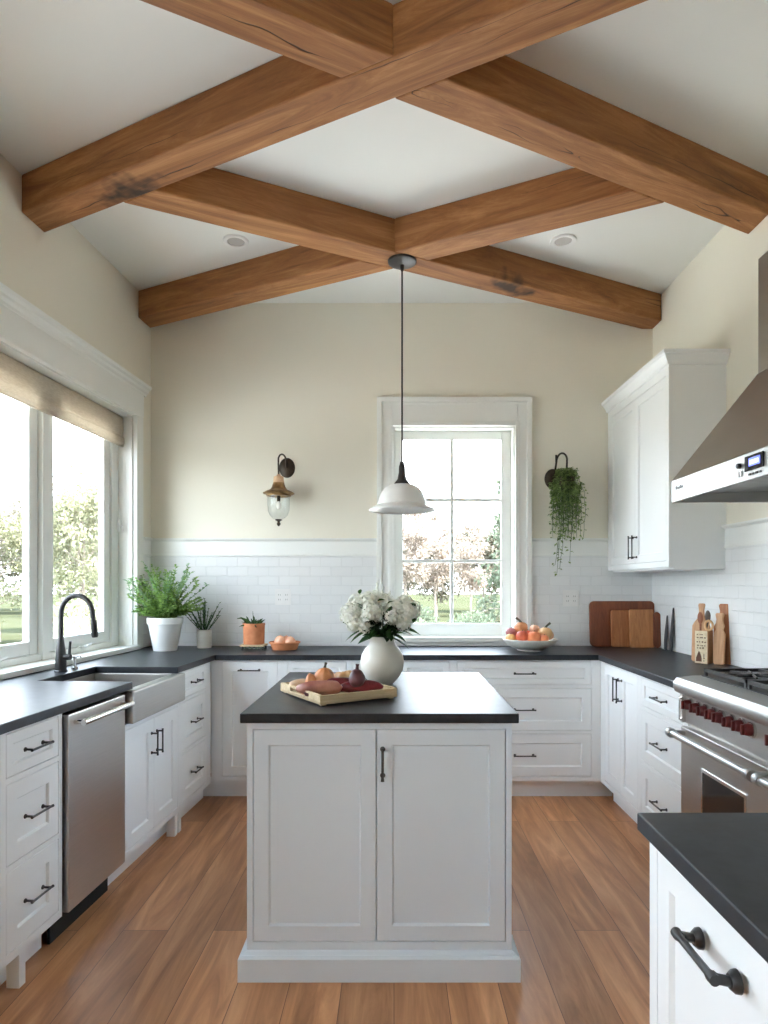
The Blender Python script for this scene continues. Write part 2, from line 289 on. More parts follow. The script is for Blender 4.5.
    def build(s, name, mat, parent=None, bevel=0, smooth=False, seg=2, label=None, clean=False):
        me = bpy.data.meshes.new(name); me.from_pydata(s.v, [], s.f)
        for mm in (mat if isinstance(mat, (list, tuple)) else [mat]): me.materials.append(mm)
        if isinstance(mat, (list, tuple)):
            me.polygons.foreach_set('material_index', s.mi)
        if clean:
            b = bmesh.new(); b.from_mesh(me); bmesh.ops.remove_doubles(b, verts=b.verts, dist=1e-6); bmesh.ops.recalc_face_normals(b, faces=b.faces); b.to_mesh(me); b.free()
        if smooth:
            me.polygons.foreach_set('use_smooth', [True]*len(me.polygons))
            try: me.set_sharp_from_angle(angle=math.radians(40))
            except Exception: pass
        me.update()
        o = bpy.data.objects.new(name, me); COL.objects.link(o)
        if parent is not None: o.parent = parent
        if bevel:
            b = o.modifiers.new('bevel', 'BEVEL'); b.width = bevel; b.segments = seg; b.limit_method = 'ANGLE'; b.angle_limit = math.radians(35)
        if label: o['label'] = label
        return o
def tag(o, label, cat=None, group=None, kind=None):
    o['label'] = label
    if cat: o['category'] = cat
    if group: o['group'] = group
    if kind: o['kind'] = kind
    return o
def thing(name, label, cat, loc=(0, 0, 0), rz=0, group=None, kind=None):
    o = bpy.data.objects.new(name, None); COL.objects.link(o); o.location = loc; o.rotation_euler = (0, 0, rz); o.empty_display_size = .1
    return tag(o, label, cat, group, kind)
def place(o, loc, rz=0): o.location = loc; o.rotation_euler = (0, 0, rz); return o
def copy_tree(o, parent=None, label=None, loc=None, rz=None):
    c = o.copy(); COL.objects.link(c)
    if parent is not None: c.parent = parent
    if label: c['label'] = label
    if loc is not None: c.location = loc
    if rz is not None: c.rotation_euler = (0, 0, rz)
    for ch in list(o.children): copy_tree(ch, c)
    return c
def S(o): o['kind'] = 'structure'; return o

# ------------------------------------------------------------ room frame
CZ = 3.396; YB = 4.77; XR = 1.87; YF = -2.7
K = .06; AL = math.atan(K)
def XW(y): return -1.757-K*(YB-y)
def PL(y, d):                      # point beside the left wall: y along, d into the room
    return (XW(y)+d*math.cos(AL), y-d*math.sin(AL))
RZL = PI/2-(-AL) if False else PI/2-AL   # local x runs along the left wall away from the camera
RZR = -PI/2
def left_thing(name, label, cat, y, d, z=0, group=None, kind=None):
    p = PL(y, d); return thing(name, label, cat, (p[0], p[1], z), RZL, group, kind)
CS = 1/math.cos(AL)
XLF = XW(YF)

# ------------------------------------------------------------ structure
S(MB().box(-2.7, 2.3, YF-.3, YB+.2, -.1, 0).build('floor', M['floor']))['label'] = 'brown oak plank floor'
S(MB().box(-2.7, 2.3, YF-.3, YB+.2, CZ, CZ+.12).build('ceiling', M['ceil']))['label'] = 'flat off-white ceiling above the beams'
# back wall with window hole
bw = dict(x0=-.007, x1=.873, z0=.955, z1=2.504)
w = MB(); T = .16
w.box(-2.0, bw['x0'], YB, YB+T, 0, CZ); w.box(bw['x1'], XR+.2, YB, YB+T, 0, CZ); w.box(bw['x0'], bw['x1'], YB, YB+T, 0, bw['z0']); w.box(bw['x0'], bw['x1'], YB, YB+T, bw['z1'], CZ)
S(w.build('wall_back', M['wall']))['label'] = 'cream back wall around the tall sash window'
# left wall (own frame: x along wall from y=YF, y outward)
LW = PL(YF, 0); LWL = (YB-YF)*CS
def lx(y): return (y-YF)*CS
OPN0, OPN1 = 2.02, 4.486; LZ0, LZ1 = .915, 2.515
w = MB(); T = .20
NO0, NO1, NZ0, NZ1 = -1.0, .55, .95, 2.515  # hole for the added daylight window
w.box(-.2, lx(NO0), 0, T, 0, CZ); w.box(lx(NO1), lx(OPN0), 0, T, 0, CZ); w.box(lx(NO0), lx(NO1), 0, T, 0, NZ0); w.box(lx(NO0), lx(NO1), 0, T, NZ1, CZ); w.box(lx(OPN1), LWL+.03, 0, T, 0, CZ); w.box(lx(OPN0), lx(OPN1), 0, T, 0, LZ0); w.box(lx(OPN0), lx(OPN1), 0, T, LZ1, CZ)
o = S(w.build('wall_left', M['wall'])); o['label'] = 'cream left wall with the wide window over the sink'; place(o, (LW[0], LW[1], 0), RZL)
w = MB(); w.box(XR, XR+.15, YF-.2, YB, 0, CZ)
S(w.build('wall_right', M['wall']))['label'] = 'cream right wall behind the range hood'
S(MB().box(-2.6, XR, YF-.16, YF, 0, CZ).build('wall_rear', M['wall']))['label'] = 'cream wall behind the viewer'
# ceiling beams, clipped to the room and to each other
ROOM = [((-1, 0, 0)), ]
def clip(poly, a, b, c):           # keep a*x+b*y+c >= 0
    out = []
    for i in range(len(poly)):
        p, q = poly[i], poly[(i+1) % len(poly)]
        dp = a*p[0]+b*p[1]+c; dq = a*q[0]+b*q[1]+c
        if dp >= 0: out.append(p)
        if (dp >= 0) != (dq >= 0):
            t = dp/(dp-dq); out.append((p[0]+t*(q[0]-p[0]), p[1]+t*(q[1]-p[1])))
    return out
HW = .0885; BZ0 = CH+1.84
def strip(m_, c_, x0, x1, hw=HW):
    L_ = math.hypot(1, m_); nx, ny = -m_/L_, 1/L_
    a = (x0, c_+m_*x0); b = (x1, c_+m_*x1)
    return [(a[0]-nx*hw, a[1]-ny*hw), (b[0]-nx*hw, b[1]-ny*hw), (b[0]+nx*hw, b[1]+ny*hw), (a[0]+nx*hw, a[1]+ny*hw)]
def side(poly, m_, c_, sgn):       # keep the part beyond a host beam's edge; sgn=+1: y greater
    L_ = math.hypot(1, m_); off = c_+sgn*HW*L_
    return clip(poly, -sgn*m_, sgn*1, -sgn*off)
def beam(m_, c_, x0, x1, label, cuts=()):
    p = strip(m_, c_, x0, x1)
    p = clip(p, 0, -1, YB-.001); p = clip(p, -1, 0, XR-.001); p = clip(p, 1, -K, -(XW(0)+.001))
    for c in cuts: p = side(p, *c)
    cx_ = sum(q[0] for q in p)/len(p); cy_ = c_+m_*cx_
    a = math.atan(m_); R = Matrix.Rotation(-a, 2)
    loc = [tuple(R @ Vector((q[0]-cx_, q[1]-cy_))) for q in p]
    mb = MB().prism(loc, 0, CZ-BZ0-.001)
    o = mb.build('ceiling_beam', M['beam'], bevel=.008, seg=2)
    # cut faces a little uneven: long-edge waviness from subdivided geometry
    place(o, (cx_, cy_, BZ0), a); tag(o, label, 'beam', 'rustic timber ceiling beams'); return o
mA, cA, mC, cC = .522, 2.405, .51, 3.757
beam(-mA, cA, -2.6, 2.6, 'long rustic timber ceiling beam from the left wall across the nearer crossing')
beam(mA, cA, 0, 2.6, 'rustic timber beam from the nearer crossing to the right wall above the hood', [(-mA, cA, 1)])
beam(mA, cA, -2.6, .1, 'nearest timber beam running from the nearer crossing off the top left of the photo', [(-mA, cA, -1)])
beam(mC, cC, -2.0, 2.6, 'timber beam above the pendant canopy, running back to the right rear corner', [(-mA, cA, 1)])
beam(-mC, cC, -.1, 2.4, 'short timber beam joining the pendant crossing to the right-hand beam', [(mA, cA, 1), (mC, cC, -1)])
beam(-mC, cC, -2.6, .1, 'rear timber beam from the pendant crossing back to the left rear corner', [(mC, cC, 1)])

# downlights
dl = thing('recessed_light', 'small round recessed ceiling light left of the pendant', 'ceiling light', (-.935, 3.906, CZ), 0, 'recessed ceiling lights')
MB().lathe([(.05, -.001), (.052, -.008), (.072, -.010), (.076, -.006), (.076, 0)], n=40).build('trim_ring', M['plastic'], dl, smooth=True)
MB().lathe([(0, -.002), (.035, -.002), (.05, -.004), (.051, -.001)], n=32).build('lens', M['downlens'], dl, smooth=True)
copy_tree(dl, None, 'small round recessed ceiling light right of the pendant', (1.0, 3.9, CZ))

# tiles
def tiles(name, x, y, rz, w_, z0, z1, label, pieces=None):
    mb = MB()
    for a, b in (pieces or [(0, w_)]): mb.box(a, b, -.008, 0, z0, z1)
    o = S(mb.build(name, M['tile'])); place(o, (x, y, 0), rz); o['label'] = label; return o
RAIL0, RAIL1 = 1.568, 1.695
tiles('trim_1', 0, YB, 0, 0, .921, RAIL0, 'white painted brick backsplash on the back wall', [(-1.757, -.125), (.992, XR)])
tiles('trim_2', XR, YB-.009, RZR, YB-.5, .921, RAIL0, 'white painted brick backsplash on the right wall', [(0, 4.2)])
tl = PL(4.605, 0); tiles('trim_3', tl[0], tl[1], RZL, .145, .921, RAIL0, 'narrow white brick strip beside the left window casing', [(0, .145)])
def rail_prof(): return [(0, RAIL0), (-.018, RAIL0), (-.018, RAIL0+.012), (-.014, RAIL0+.014), (-.014, RAIL1-.022), (-.022, RAIL1-.016), (-.032, RAIL1-.010), (-.034, RAIL1), (0, RAIL1)]
def rail(name, x, y, rz, segs, label):
    mb = MB()
    for a, b in segs: mb.extrude_x(rail_prof(), a, b)
    o = S(mb.build(name, M['trimpaint'])); place(o, (x, y, 0), rz); o['label'] = label
rail('trim_4', 0, YB, 0, [(-1.757, -.125), (.992, 1.54)], 'white chair rail on the back wall')
rail('trim_5', XR, YB, RZR, [(1.065, 4.2)], 'white chair rail on the right wall')
rail('trim_6', tl[0], tl[1], RZL, [(0, .14)], 'short white chair rail at the left window')

# ------------------------------------------------------------ back window
wi = thing('window_1', 'tall six-pane window in the back wall above the counter', None, (0, YB, 0), 0, kind='structure')
c = MB(); ox0, ox1, oz1 = -.123, .99, 2.71; x0, x1, z0, z1 = bw['x0'], bw['x1'], bw['z0'], bw['z1']
c.box(ox0, x0-.012, -.022, 0, .921, oz1-.01); c.box(x1+.012, ox1, -.022, 0, .921, oz1-.01); c.box(x0-.012, x1+.012, -.022, 0, z1+.012, oz1-.01)
for a, b in ((ox0, ox0+.035), (ox1-.035, ox1)): c.box(a, b, -.036, -.022, .921, oz1)
c.box(ox0, ox1, -.037, -.022, oz1-.035, oz1)
c.box(ox0+.035, ox1-.035, -.028, -.0225, oz1-.05, oz1-.035)
for a, b in ((x0-.03, x0), (x1, x1+.03)): c.box(a, b, -.030, 0, z0, z1+.03)
c.box(x0, x1, -.030, 0, z1, z1+.03)
c.build('casing', M['trimpaint'], wi, bevel=.003)
c = MB(); c.box(x0-.001, x0+.012, 0, .16, z0, z1); c.box(x1-.012, x1+.001, 0, .16, z0, z1); c.box(x0, x1, 0, .16, z1-.012, z1)
c.build('jamb', M['trimpaint'], wi)
MB().box(x0-.03, x1+.03, -.055, .16, z0-.005, z0+.03).box(x0-.03, x1+.03, -.03, 0, .921, z0-.005).build('window_sill', M['trimpaint'], wi, bevel=.004)
gx0, gx1, gz0, gz1 = .065, .79, 1.075, 2.43; sy0, sy1 = .095, .135
c = MB(); c.box(x0+.012, gx0, sy0, sy1, z0+.03, z1-.012); c.box(gx1, x1-.012, sy0, sy1, z0+.03, z1-.012); c.box(gx0, gx1, sy0, sy1, z0+.03, gz0); c.box(gx0, gx1, sy0, sy1, gz1, z1-.012)
c.build('sash_frame', M['trimpaint'], wi, bevel=.004)
c = MB(); mx_ = (gx0+gx1)/2; c.box(mx_-.012, mx_+.012, .100, .130, gz0, gz1)
for zz in (1.986, 1.534): c.box(gx0, gx1, .101, .129, zz-.012, zz+.012)
c.build('muntins', M['trimpaint'], wi, bevel=.003)
MB().box(gx0, gx1, .113, .117, gz0, gz1).build('glass_pane', M['glass'], wi)
MB().lathe([(0, -.004), (.012, -.004), (.012, .0)], (mx_, sy0, 1.035), 16, axis='y').build('sash_lock', M['enamel'], wi)

# ------------------------------------------------------------ left window
wl_ = thing('window_2', 'wide casement window over the sink on the left wall', None, (LW[0], LW[1], 0), RZL, kind='structure')
a0, a1 = lx(OPN0), lx(OPN1); c = MB()
c.box(a0-.13, a0-.004, -.022, 0, .921, LZ1+.01); c.box(a1+.004, a1+.115, -.022, 0, .921, LZ1+.01)
c.box(a0-.13, a1+.115, -.026, 0, LZ1+.01, 2.69)
c.box(a0-.02, a0, -.03, 0, .95, LZ1+.0); c.box(a1, a1+.02, -.03, 0, .95, LZ1+.0); c.box(a0-.02, a1+.02, -.03, 0, LZ1-.001, LZ1+.02)
c.build('casing', M['trimpaint'], wl_, bevel=.003)
MB().extrude_x([(0, 2.675), (-.028, 2.675), (-.032, 2.69), (-.045, 2.702), (-.05, 2.716), (-.066, 2.726), (-.070, 2.742), (0, 2.742)], a0-.19, a1+.145).build('crown_moulding', M['trimpaint'], wl_)
c = MB(); c.box(a0, a0+.012, 0, .2, LZ0, LZ1); c.box(a1-.012, a1, 0, .2, LZ0, LZ1); c.box(a0, a1, 0, .2, LZ1-.012, LZ1); c.build('jamb', M['trimpaint'], wl_)
MB().box(a0-.03, a1+.03, -.045, .2, LZ0+.006, LZ0+.035).build('window_sill', M['trimpaint'], wl_, bevel=.004)
# frame posts between the three casements
c = MB(); fy0, fy1 = .095, .16
P = .745; ends = [lx(4.467)-.055]
c.box(a1-.10, a1-.012, fy0, fy1, .95, LZ1-.012); c.box(a0+.012, a0+.055, fy0, fy1, .95, LZ1-.012)
c.box(a0, a1, fy0, fy1, LZ1-.05, LZ1-.012); c.box(a0, a1, fy0, fy1, .95, .985)
g1 = lx(3.62); g0 = g1-.82
for g in (g1, g0): c.box(g-.032, g+.032, fy0-.012, fy1, .95, LZ1-.012)
c.build('window_frame', M['trimpaint'], wl_, bevel=.004)
for (p, q) in ((g1+.032, a1-.10), (g0+.032, g1-.032), (a0+.055, g0-.032)):
    s_ = MB(); st = .08
    s_.box(p+.003, p+st, .11, .15, .988, LZ1-.055); s_.box(q-st, q-.003, .11, .15, .988, LZ1-.055); s_.box(p+st, q-st, .11, .15, .988, 1.058); s_.box(p+st, q-st, .11, .15, LZ1-.12, LZ1-.055)
    s = s_.build('sash', M['trimpaint'], wl_, bevel=.004)
    MB().box(p+st, q-st, .118, .122, 1.058, LZ1-.12).build('glass_pane', M['glass'], s)
    mdl = (p+q)/2 if p > g0 else (p+q)/2
    MB().box(mdl-.03, mdl+.03, .082, .10, .975, .99).tube([(mdl-.01, .085, .985), (mdl-.01, .07, .99), (mdl+.05, .066, 1.0)], .006, 8).build('crank_handle', M['enamel'], s)
MB().box(a1-.05, a1-.036, .07, .085, 1.72, 1.80).tube([(a1-.043, .07, 1.76), (a1-.043, .055, 1.76), (a1-.043, .05, 1.72)], .006, 8).build('casement_lock', M['enamel'], wl_)
wn3 = thing('added_window', 'unseen window added on the left wall behind the viewer to let in daylight', None, (LW[0], LW[1], 0), RZL, kind='structure')  # window added out of view for extra side daylight
n0, n1 = lx(NO0), lx(NO1); c = MB()
for a in (n0, (n0+n1)/2, n1): c.box(a-.05, a+.05, -.02, .14, NZ0, NZ1)
c.box(n0, n1, -.021, .141, NZ0-.04, NZ0+.04); c.box(n0, n1, -.021, .141, NZ1-.04, NZ1+.04)
c.build('window_frame', M['trimpaint'], wn3); MB().box(n0+.05, n1-.05, .118, .122, NZ0+.04, NZ1-.04).build('glass_pane', M['glass'], wn3)
# roman shade
rs = thing('roman_shade', 'folded beige linen roman shade at the top of the left window', 'window shade', (LW[0], LW[1], 0), RZL)
c = MB(); zt = LZ1-.014; prof = [(.028, zt), (.010, zt-.012), (.008, zt-.09), (.012, zt-.135), (.002, zt-.15), (.000, zt-.185), (.010, zt-.20), (.05, zt-.20), (.062, zt-.185), (.062, zt)]
prof = [(.062, zt), (.030, zt), (.012, zt-.012), (.010, zt-.09), (.014, zt-.135), (.002, zt-.15), (.000, zt-.185), (.010, zt-.20), (.016, zt-.20), (.008, zt-.184), (.010, zt-.152), (.022, zt-.137), (.018, zt-.088), (.020, zt-.014), (.034, zt-.008), (.062, zt-.008)]
prof = [(.052+y_*.7, z_) for y_, z_ in prof]
c.extrude_x(prof, a0+.016, a1-.016); c.build('shade_fabric', M['linen'], rs)
MB().extrude_x([(.056, zt-.20), (.056, zt-.208), (.066, zt-.208), (.066, zt-.20)], a0+.02, a1-.02).build('hem_bar', M['linen'], rs)

# ------------------------------------------------------------ cabinets
RW = .058
def shaker(mb, x0, x1, z0, z1, y=0, th=.02, rail_=RW, rec=.009):
    R_ = [(0, y+th), (0, y+.0015), (.0015, y), (rail_, y), (rail_+.003, y+.004), (rail_+.006, y+rec)]
    vs = []
    for ins, yy in R_: vs += [(x0+ins, yy, z0+ins), (x1-ins, yy, z0+ins), (x1-ins, yy, z1-ins), (x0+ins, yy, z1-ins)]
    fs = []
    for i in range(len(R_)-1):
        for k in range(4):
            a = i*4+k; b = i*4+(k+1) % 4; fs.append((a, b, b+4, a+4))
    n = (len(R_)-1)*4; fs.append((n, n+1, n+2, n+3)); fs.append((3, 2, 1, 0))
    return mb.add(vs, fs)
def pull(parent, x, z, L_=.14, vert=False, y=0, r=.0042, out=.032):
    mb = MB()
    e = lambda t: ((x, y-out, z+t) if vert else (x+t, y-out, z))
    mb.tube([e(-L_/2), e(-L_/2+.012), e(0), e(L_/2-.012), e(L_/2)], [r*1.25, r, r*.92, r, r*1.25], 10)
    for t in (-L_/2+.012, L_/2-.012):
        p = e(t); mb.tube([(p[0], y, p[2]), (p[0], y-.004, p[2]), (p[0], y-.0045, p[2]), (p[0], y-out, p[2])], [r*1.9, r*1.7, r*.95, r*.95], 10)
    return mb.build('handle', M['black'], parent, smooth=True)
def cabinet(o, w_, d_, cols, z0=.12, z1=.886, fr=.03, toe=True, feet=(), topr=.016, rail_=RW, hl=.14, toex=(0, 0)):
    """cols: [(x0,x1,[(z0,z1,kind,handle)])] fronts sit flush in a face frame at y=0, body behind"""
    body = MB(); body.box(0, w_, .02, d_, z0, z1)
    xs = [0]; 
    gap = .0022
    # face frame: fill around the fronts
    edges = []
    prev = 0
    for (cx0, cx1, rows) in cols:
        if cx0-prev > .004: body.box(prev, cx0-gap, 0, .0205, z0, z1)
        rows = sorted(rows, key=lambda r: r[0]); pz = z0
        for r in rows:
            if r[0]-pz > .004: body.box(cx0-gap, cx1+gap, 0.0002, .0205, pz+(gap if pz > z0 else 0), r[0]-gap)
            pz = r[1]
        if z1-pz > .004: body.box(cx0-gap, cx1+gap, 0.0002, .0205, pz+gap, z1)
        prev = cx1
    if w_-prev > .004: body.box(prev+gap, w_, 0, .0205, z0, z1)
    body.build('body', M['paint'], o)
    for (cx0, cx1, rows) in cols:
        for (rz0, rz1, kind, hd) in rows:
            f_ = shaker(MB(), cx0, cx1, rz0, rz1, 0, .019, rail_=min(rail_, (rz1-rz0)*.25)).build('door' if kind == 'door' else 'drawer', M['paint'], o)
            if hd == 'c': pull(f_, (cx0+cx1)/2, (rz0+rz1)/2, hl)
            elif hd == 't': pull(f_, (cx0+cx1)/2, rz1-.05, hl)
            elif hd == 'R': pull(f_, cx1-.028, rz1-.12, hl, True)
            elif hd == 'L': pull(f_, cx0+.028, rz1-.12, hl, True)
    if toe: MB().box(-toex[0], w_+toex[1], .08, .10, 0.0, z0).build('toe_kick', M['paint'], o)
    for fx in feet: MB().box(fx, fx+.036, .004, .05, 0, z0).build('foot', M['paint'], o, bevel=.002)
    return o
R3 = [(.730, .873, 'drawer', 'c'), (.441, .706, 'drawer', 'c'), (.153, .418, 'drawer', 'c')]
def rows3(): return list(R3)
G = 'white shaker base cabinets'
# back run (face at y=4.17)
FY = 4.17; BD = YB-FY-.01
def back_cab(x0, x1, cols, label, **k):
    o = thing('base_cabinet', label, 'cabinet', (x0, FY, 0), 0, G)
    return cabinet(o, x1-x0, BD, [(a-x0, b-x0, r) for a, b, r in cols], **k)
back_cab(-1.155, -.70, [(-1.085, -.735, [(.153, .873, 'door', 't')])], 'white cabinet in back left corner, one tall door with a horizontal pull', toex=(.09, 0))
back_cab(-.70, -.285, [(-.672, -.303, [(.730, .873, 'drawer', 'c'), (.153, .706, 'door', 'L')])], 'white back cabinet half hidden behind the wooden tray')
back_cab(-.285, .372, [(-.262, .043, [(.730, .873, 'drawer', 'c'), (.153, .706, 'door', 'R')]), (.047, .348, [(.730, .873, 'drawer', 'c'), (.153, .706, 'door', 'L')])], 'white back cabinet behind the vase and island top')
back_cab(.372, 1.315, [(.398, 1.245, rows3())], 'wide white three-drawer cabinet below the fruit bowl', toex=(0, .09))
# left run; face is .648 out from wall
FD = .648
def left_cab(y0, y1, cols, label, **k):
    o = left_thing('base_cabinet', label, 'cabinet', y0, FD, 0, G); w_ = (y1-y0)*CS
    return cabinet(o, w_, FD-.01, [((a-y0)*CS, (b-y0)*CS, r) for a, b, r in cols], **k)
left_cab(3.66, 4.166, [(3.685, 4.08, rows3())], 'white three-drawer cabinet on the left, between the sink and the back corner', feet=(.0,), hl=.12, toex=(0, .09))
left_cab(3.0, 3.658, [(3.03, 3.328, [(.153, .700, 'door', 'R')]), (3.332, 3.63, [(.153, .700, 'door', 'L')])], 'white two-door cabinet under the farmhouse sink', z1=.728, feet=(.605,), hl=.12)
left_cab(2.165, 2.515, [(2.192, 2.49, rows3())], 'white three-drawer cabinet left of the dishwasher', feet=(.10,), hl=.125)
left_cab(1.5, 2.163, [(1.53, 2.135, rows3())], 'white three-drawer cabinet nearest the viewer on the left run')
# right run; face at x=1.29+.02
FX = 1.305
def right_cab(y1, y0, cols, label, **k):
    o = thing('base_cabinet', label, 'cabinet', (FX, y1, 0), RZR, G)
    return cabinet(o, y1-y0, XR-FX-.01, [(y1-a, y1-b, r) for a, b, r in cols], **k)
right_cab(4.165, 3.52, [(4.09, 3.812, [(.153, .873, 'door', 'R')]), (3.808, 3.54, [(.153, .873, 'door', 'L')])], 'white two-door cabinet at the back right corner')
right_cab(3.518, 2.91, [(3.485, 2.945, rows3())], 'white three-drawer cabinet between the corner and the range')
# corner filler strip in the back left corner is part of the cabinets; countertop
ct = MB()
p = [PL(1.49, .002), PL(1.49, .668), PL(3.055, .668), PL(3.055, .215), PL(3.585, .215), PL(3.585, .668), (-1.126, 4.15), (1.285, 4.15), (1.285, 2.906), (XR-.009, 2.906), (XR-.009, YB-.009), (XW(YB-.009)+.002, YB-.009)]
ct.prism(p, .886, .92)
tag(ct.build('countertop', M['counter'], bevel=.003), 'long black honed stone countertop wrapping the left, back and right cabinets', 'countertop')
# upper cabinet
uo = thing('wall_cabinet', 'white two-door upper cabinet with crown on the right wall', 'cabinet', (1.545, YB-.004, 1.45), RZR)
uw = YB-.004-3.71; ud = XR-1.545-.002
mb = MB().box(0, uw, .02, ud, .012, 1.16)
mb.box(0, .05, 0, .0205, .012, 1.16).box(uw-.035, uw, 0, .0205, .012, 1.16).box(.05, uw-.035, 0, .0205, .012, .045).box(.05, uw-.035, 0, .0205, 1.10, 1.16)
mb.build('body', M['paint'], uo)
hm_ = (uw+.015)/2
for a, b, h in ((.053, hm_-.0015, 'R'), (hm_+.0015, uw-.038, 'L')):
    d_ = shaker(MB(), a, b, .048, 1.097, 0, .019, rail_=.05).build('door', M['paint'], uo)
    pull(d_, b-.03 if h == 'R' else a+.03, .15, .15, True)
cp = [(0, 1.15), (-.012, 1.15), (-.018, 1.165), (-.040, 1.20), (-.046, 1.205), (-.046, 1.225), (0, 1.225)]
# crown as a swept rim on front and near side
cr_ = MB()
rings = []
for (o_, z_) in [(.0, 1.148), (.012, 1.15), (.016, 1.165), (.036, 1.198), (.046, 1.203), (.048, 1.222), (0, 1.222)]:
    rings.append([(0, ud, z_), (0, -o_, z_), (uw+o_, -o_, z_), (uw+o_, ud, z_)])
vs = [q for r in rings for q in r]; fs = []
for i in range(len(rings)-1):
    for k in range(3): fs.append((i*4+k, i*4+k+1, (i+1)*4+k+1, (i+1)*4+k))
fs.append(tuple(range((len(rings)-1)*4, len(rings)*4)))
cr_.add(vs, fs).build('crown', M['paint'], uo)
MB().box(.0, uw, .03, ud, 0, .012).build('light_rail', M['paint'], uo)

# ------------------------------------------------------------ island
io = thing('kitchen_island', 'white two-door kitchen island, cool daylight put into its colour, with black stone top', 'island', (-.51, 2.288, 0), 0)
iw = .918; idp = 3.30-2.288
body = MB().box(0, iw, .02, idp, .09, .886)
zt, zb = .860, .128
body.box(0, .020, 0, .0205, .09, .886).box(iw-.020, iw, 0, .0205, .09, .886).box(.02, iw-.02, 0, .0205, zt+.002, .886).box(.02, iw-.02, 0, .0205, .09, zb-.002)
body.build('body', M['coolpaint'], io)
dm = (376.5-394)/288.4+.51
for a, b, h in ((.0225, dm-.0015, 0), (dm+.0015, iw-.0225, 1)):
    d_ = shaker(MB(), a, b, zb, zt, 0, .019, rail_=.052).build('door', M['coolpaint'], io)
    if h: pull(d_, a+.020, .748, .115, True, r=.005)
bs_ = MB(); prof = [(-.026, 0), (-.026, .078), (-.018, .088), (-.006, .094), (0, .096), (0, 0)]
rings = []
for (o_, z_) in [(.026, 0), (.026, .078), (.019, .087), (.014, .088), (.006, .095), (0, .098)]:
    rings.append([(-o_, -o_, z_), (iw+o_, -o_, z_), (iw+o_, idp+o_, z_), (-o_, idp+o_, z_)])
vs = [q for r in rings for q in r]; fs = [(i*4+k, i*4+(k+1) % 4, (i+1)*4+(k+1) % 4, (i+1)*4+k) for i in range(len(rings)-1) for k in range(4)]
bs_.add(vs, fs).build('plinth', M['coolpaint'], io)
MB().box(-.020, iw+.022, -.02, 3.345-2.288, .887, .920).build('countertop', M['counter'], io, bevel=.003, label='black honed stone top')
# side panels on the island
for sx, nm in ((0, -1), (iw, 1)):
    q = shaker(MB(), .03, idp-.03, zb, zt, 0, .006, rail_=.07, rec=.005)
    if nm > 0: q.xf(Matrix.Translation((iw+.0045, 0, 0)) @ Matrix.Rotation(PI/2, 4, 'Z'))
    else: q.xf(Matrix.Translation((-.0045, idp, 0)) @ Matrix.Rotation(-PI/2, 4, 'Z'))
    q.build('side_panel', M['coolpaint'], io)

# ------------------------------------------------------------ peninsula in the right foreground
po = thing('base_cabinet', 'white drawer cabinet of the peninsula in the right foreground', 'cabinet', (.492, 1.27, 0), RZR, G)
pw = .57
cabinet(po, pw, 1.37, [(.038, pw-.03, [(.470, .868, 'drawer', None), (.153, .452, 'drawer', 'c')])], rail_=.05)
dr_ = [c_ for c_ in po.children if c_.name.startswith('drawer')][0]
mb = MB(); L_ = .13; zz = .797; xc = .268
for t in (-.0575, .0575):
    mb.lathe([(0, -.012), (.011, -.012), (.016, -.006), (.017, 0), (0, 0)], (xc+t, 0, zz), 20, axis='y')
    mb.tube([(xc+t, -.01, zz), (xc+t, -.030, zz+.004), (xc+t*.92, -.036, zz+.006)], [.0075, .0075, .0085], 12)
mb.tube([(xc-.066, -.036, zz+.006), (xc-.055, -.037, zz+.006), (xc-.045, -.037, zz+.006), (xc, -.037, zz+.006), (xc+.045, -.037, zz+.006), (xc+.055, -.037, zz+.006), (xc+.066, -.036, zz+.006)], [.0085, .0085, .0062, .0058, .0062, .0085, .0085], 14)
mb.build('handle', M['black'], dr_, smooth=True)
tag(MB().prism([(.470, .68), (XR-.009, .68), (XR-.009, 1.29), (.4745, 1.29)], .886, .92).build('countertop', M['counter'], bevel=.003), 'black stone peninsula top in the right foreground', 'countertop')

# ------------------------------------------------------------ dishwasher
dw = left_thing('dishwasher', 'stainless steel dishwasher with a bar handle between the left drawers and sink', 'dishwasher', 2.525, FD, 0)
ww = (2.99-2.525)*CS
MB().box(.005, ww-.005, .03, .58, .1, .875).build('body', M['dark'], dw)
d_ = MB().box(.004, ww-.004, -.018, .028, .125, .872).build('door', M['steel'], dw, bevel=.004)
h_ = MB(); h_.tube([(.03, -.062, .838), (ww-.03, -.062, .838)], .0115, 16)
for t in (.045, ww-.045): h_.tube([(t, -.018, .838), (t, -.062, .838)], .009, 10)
h_.build('handle', M['steelh'], d_, smooth=True)
MB().box(.01, ww-.01, .06, .07, 0, .12).build('toe_kick', M['dark'], dw)
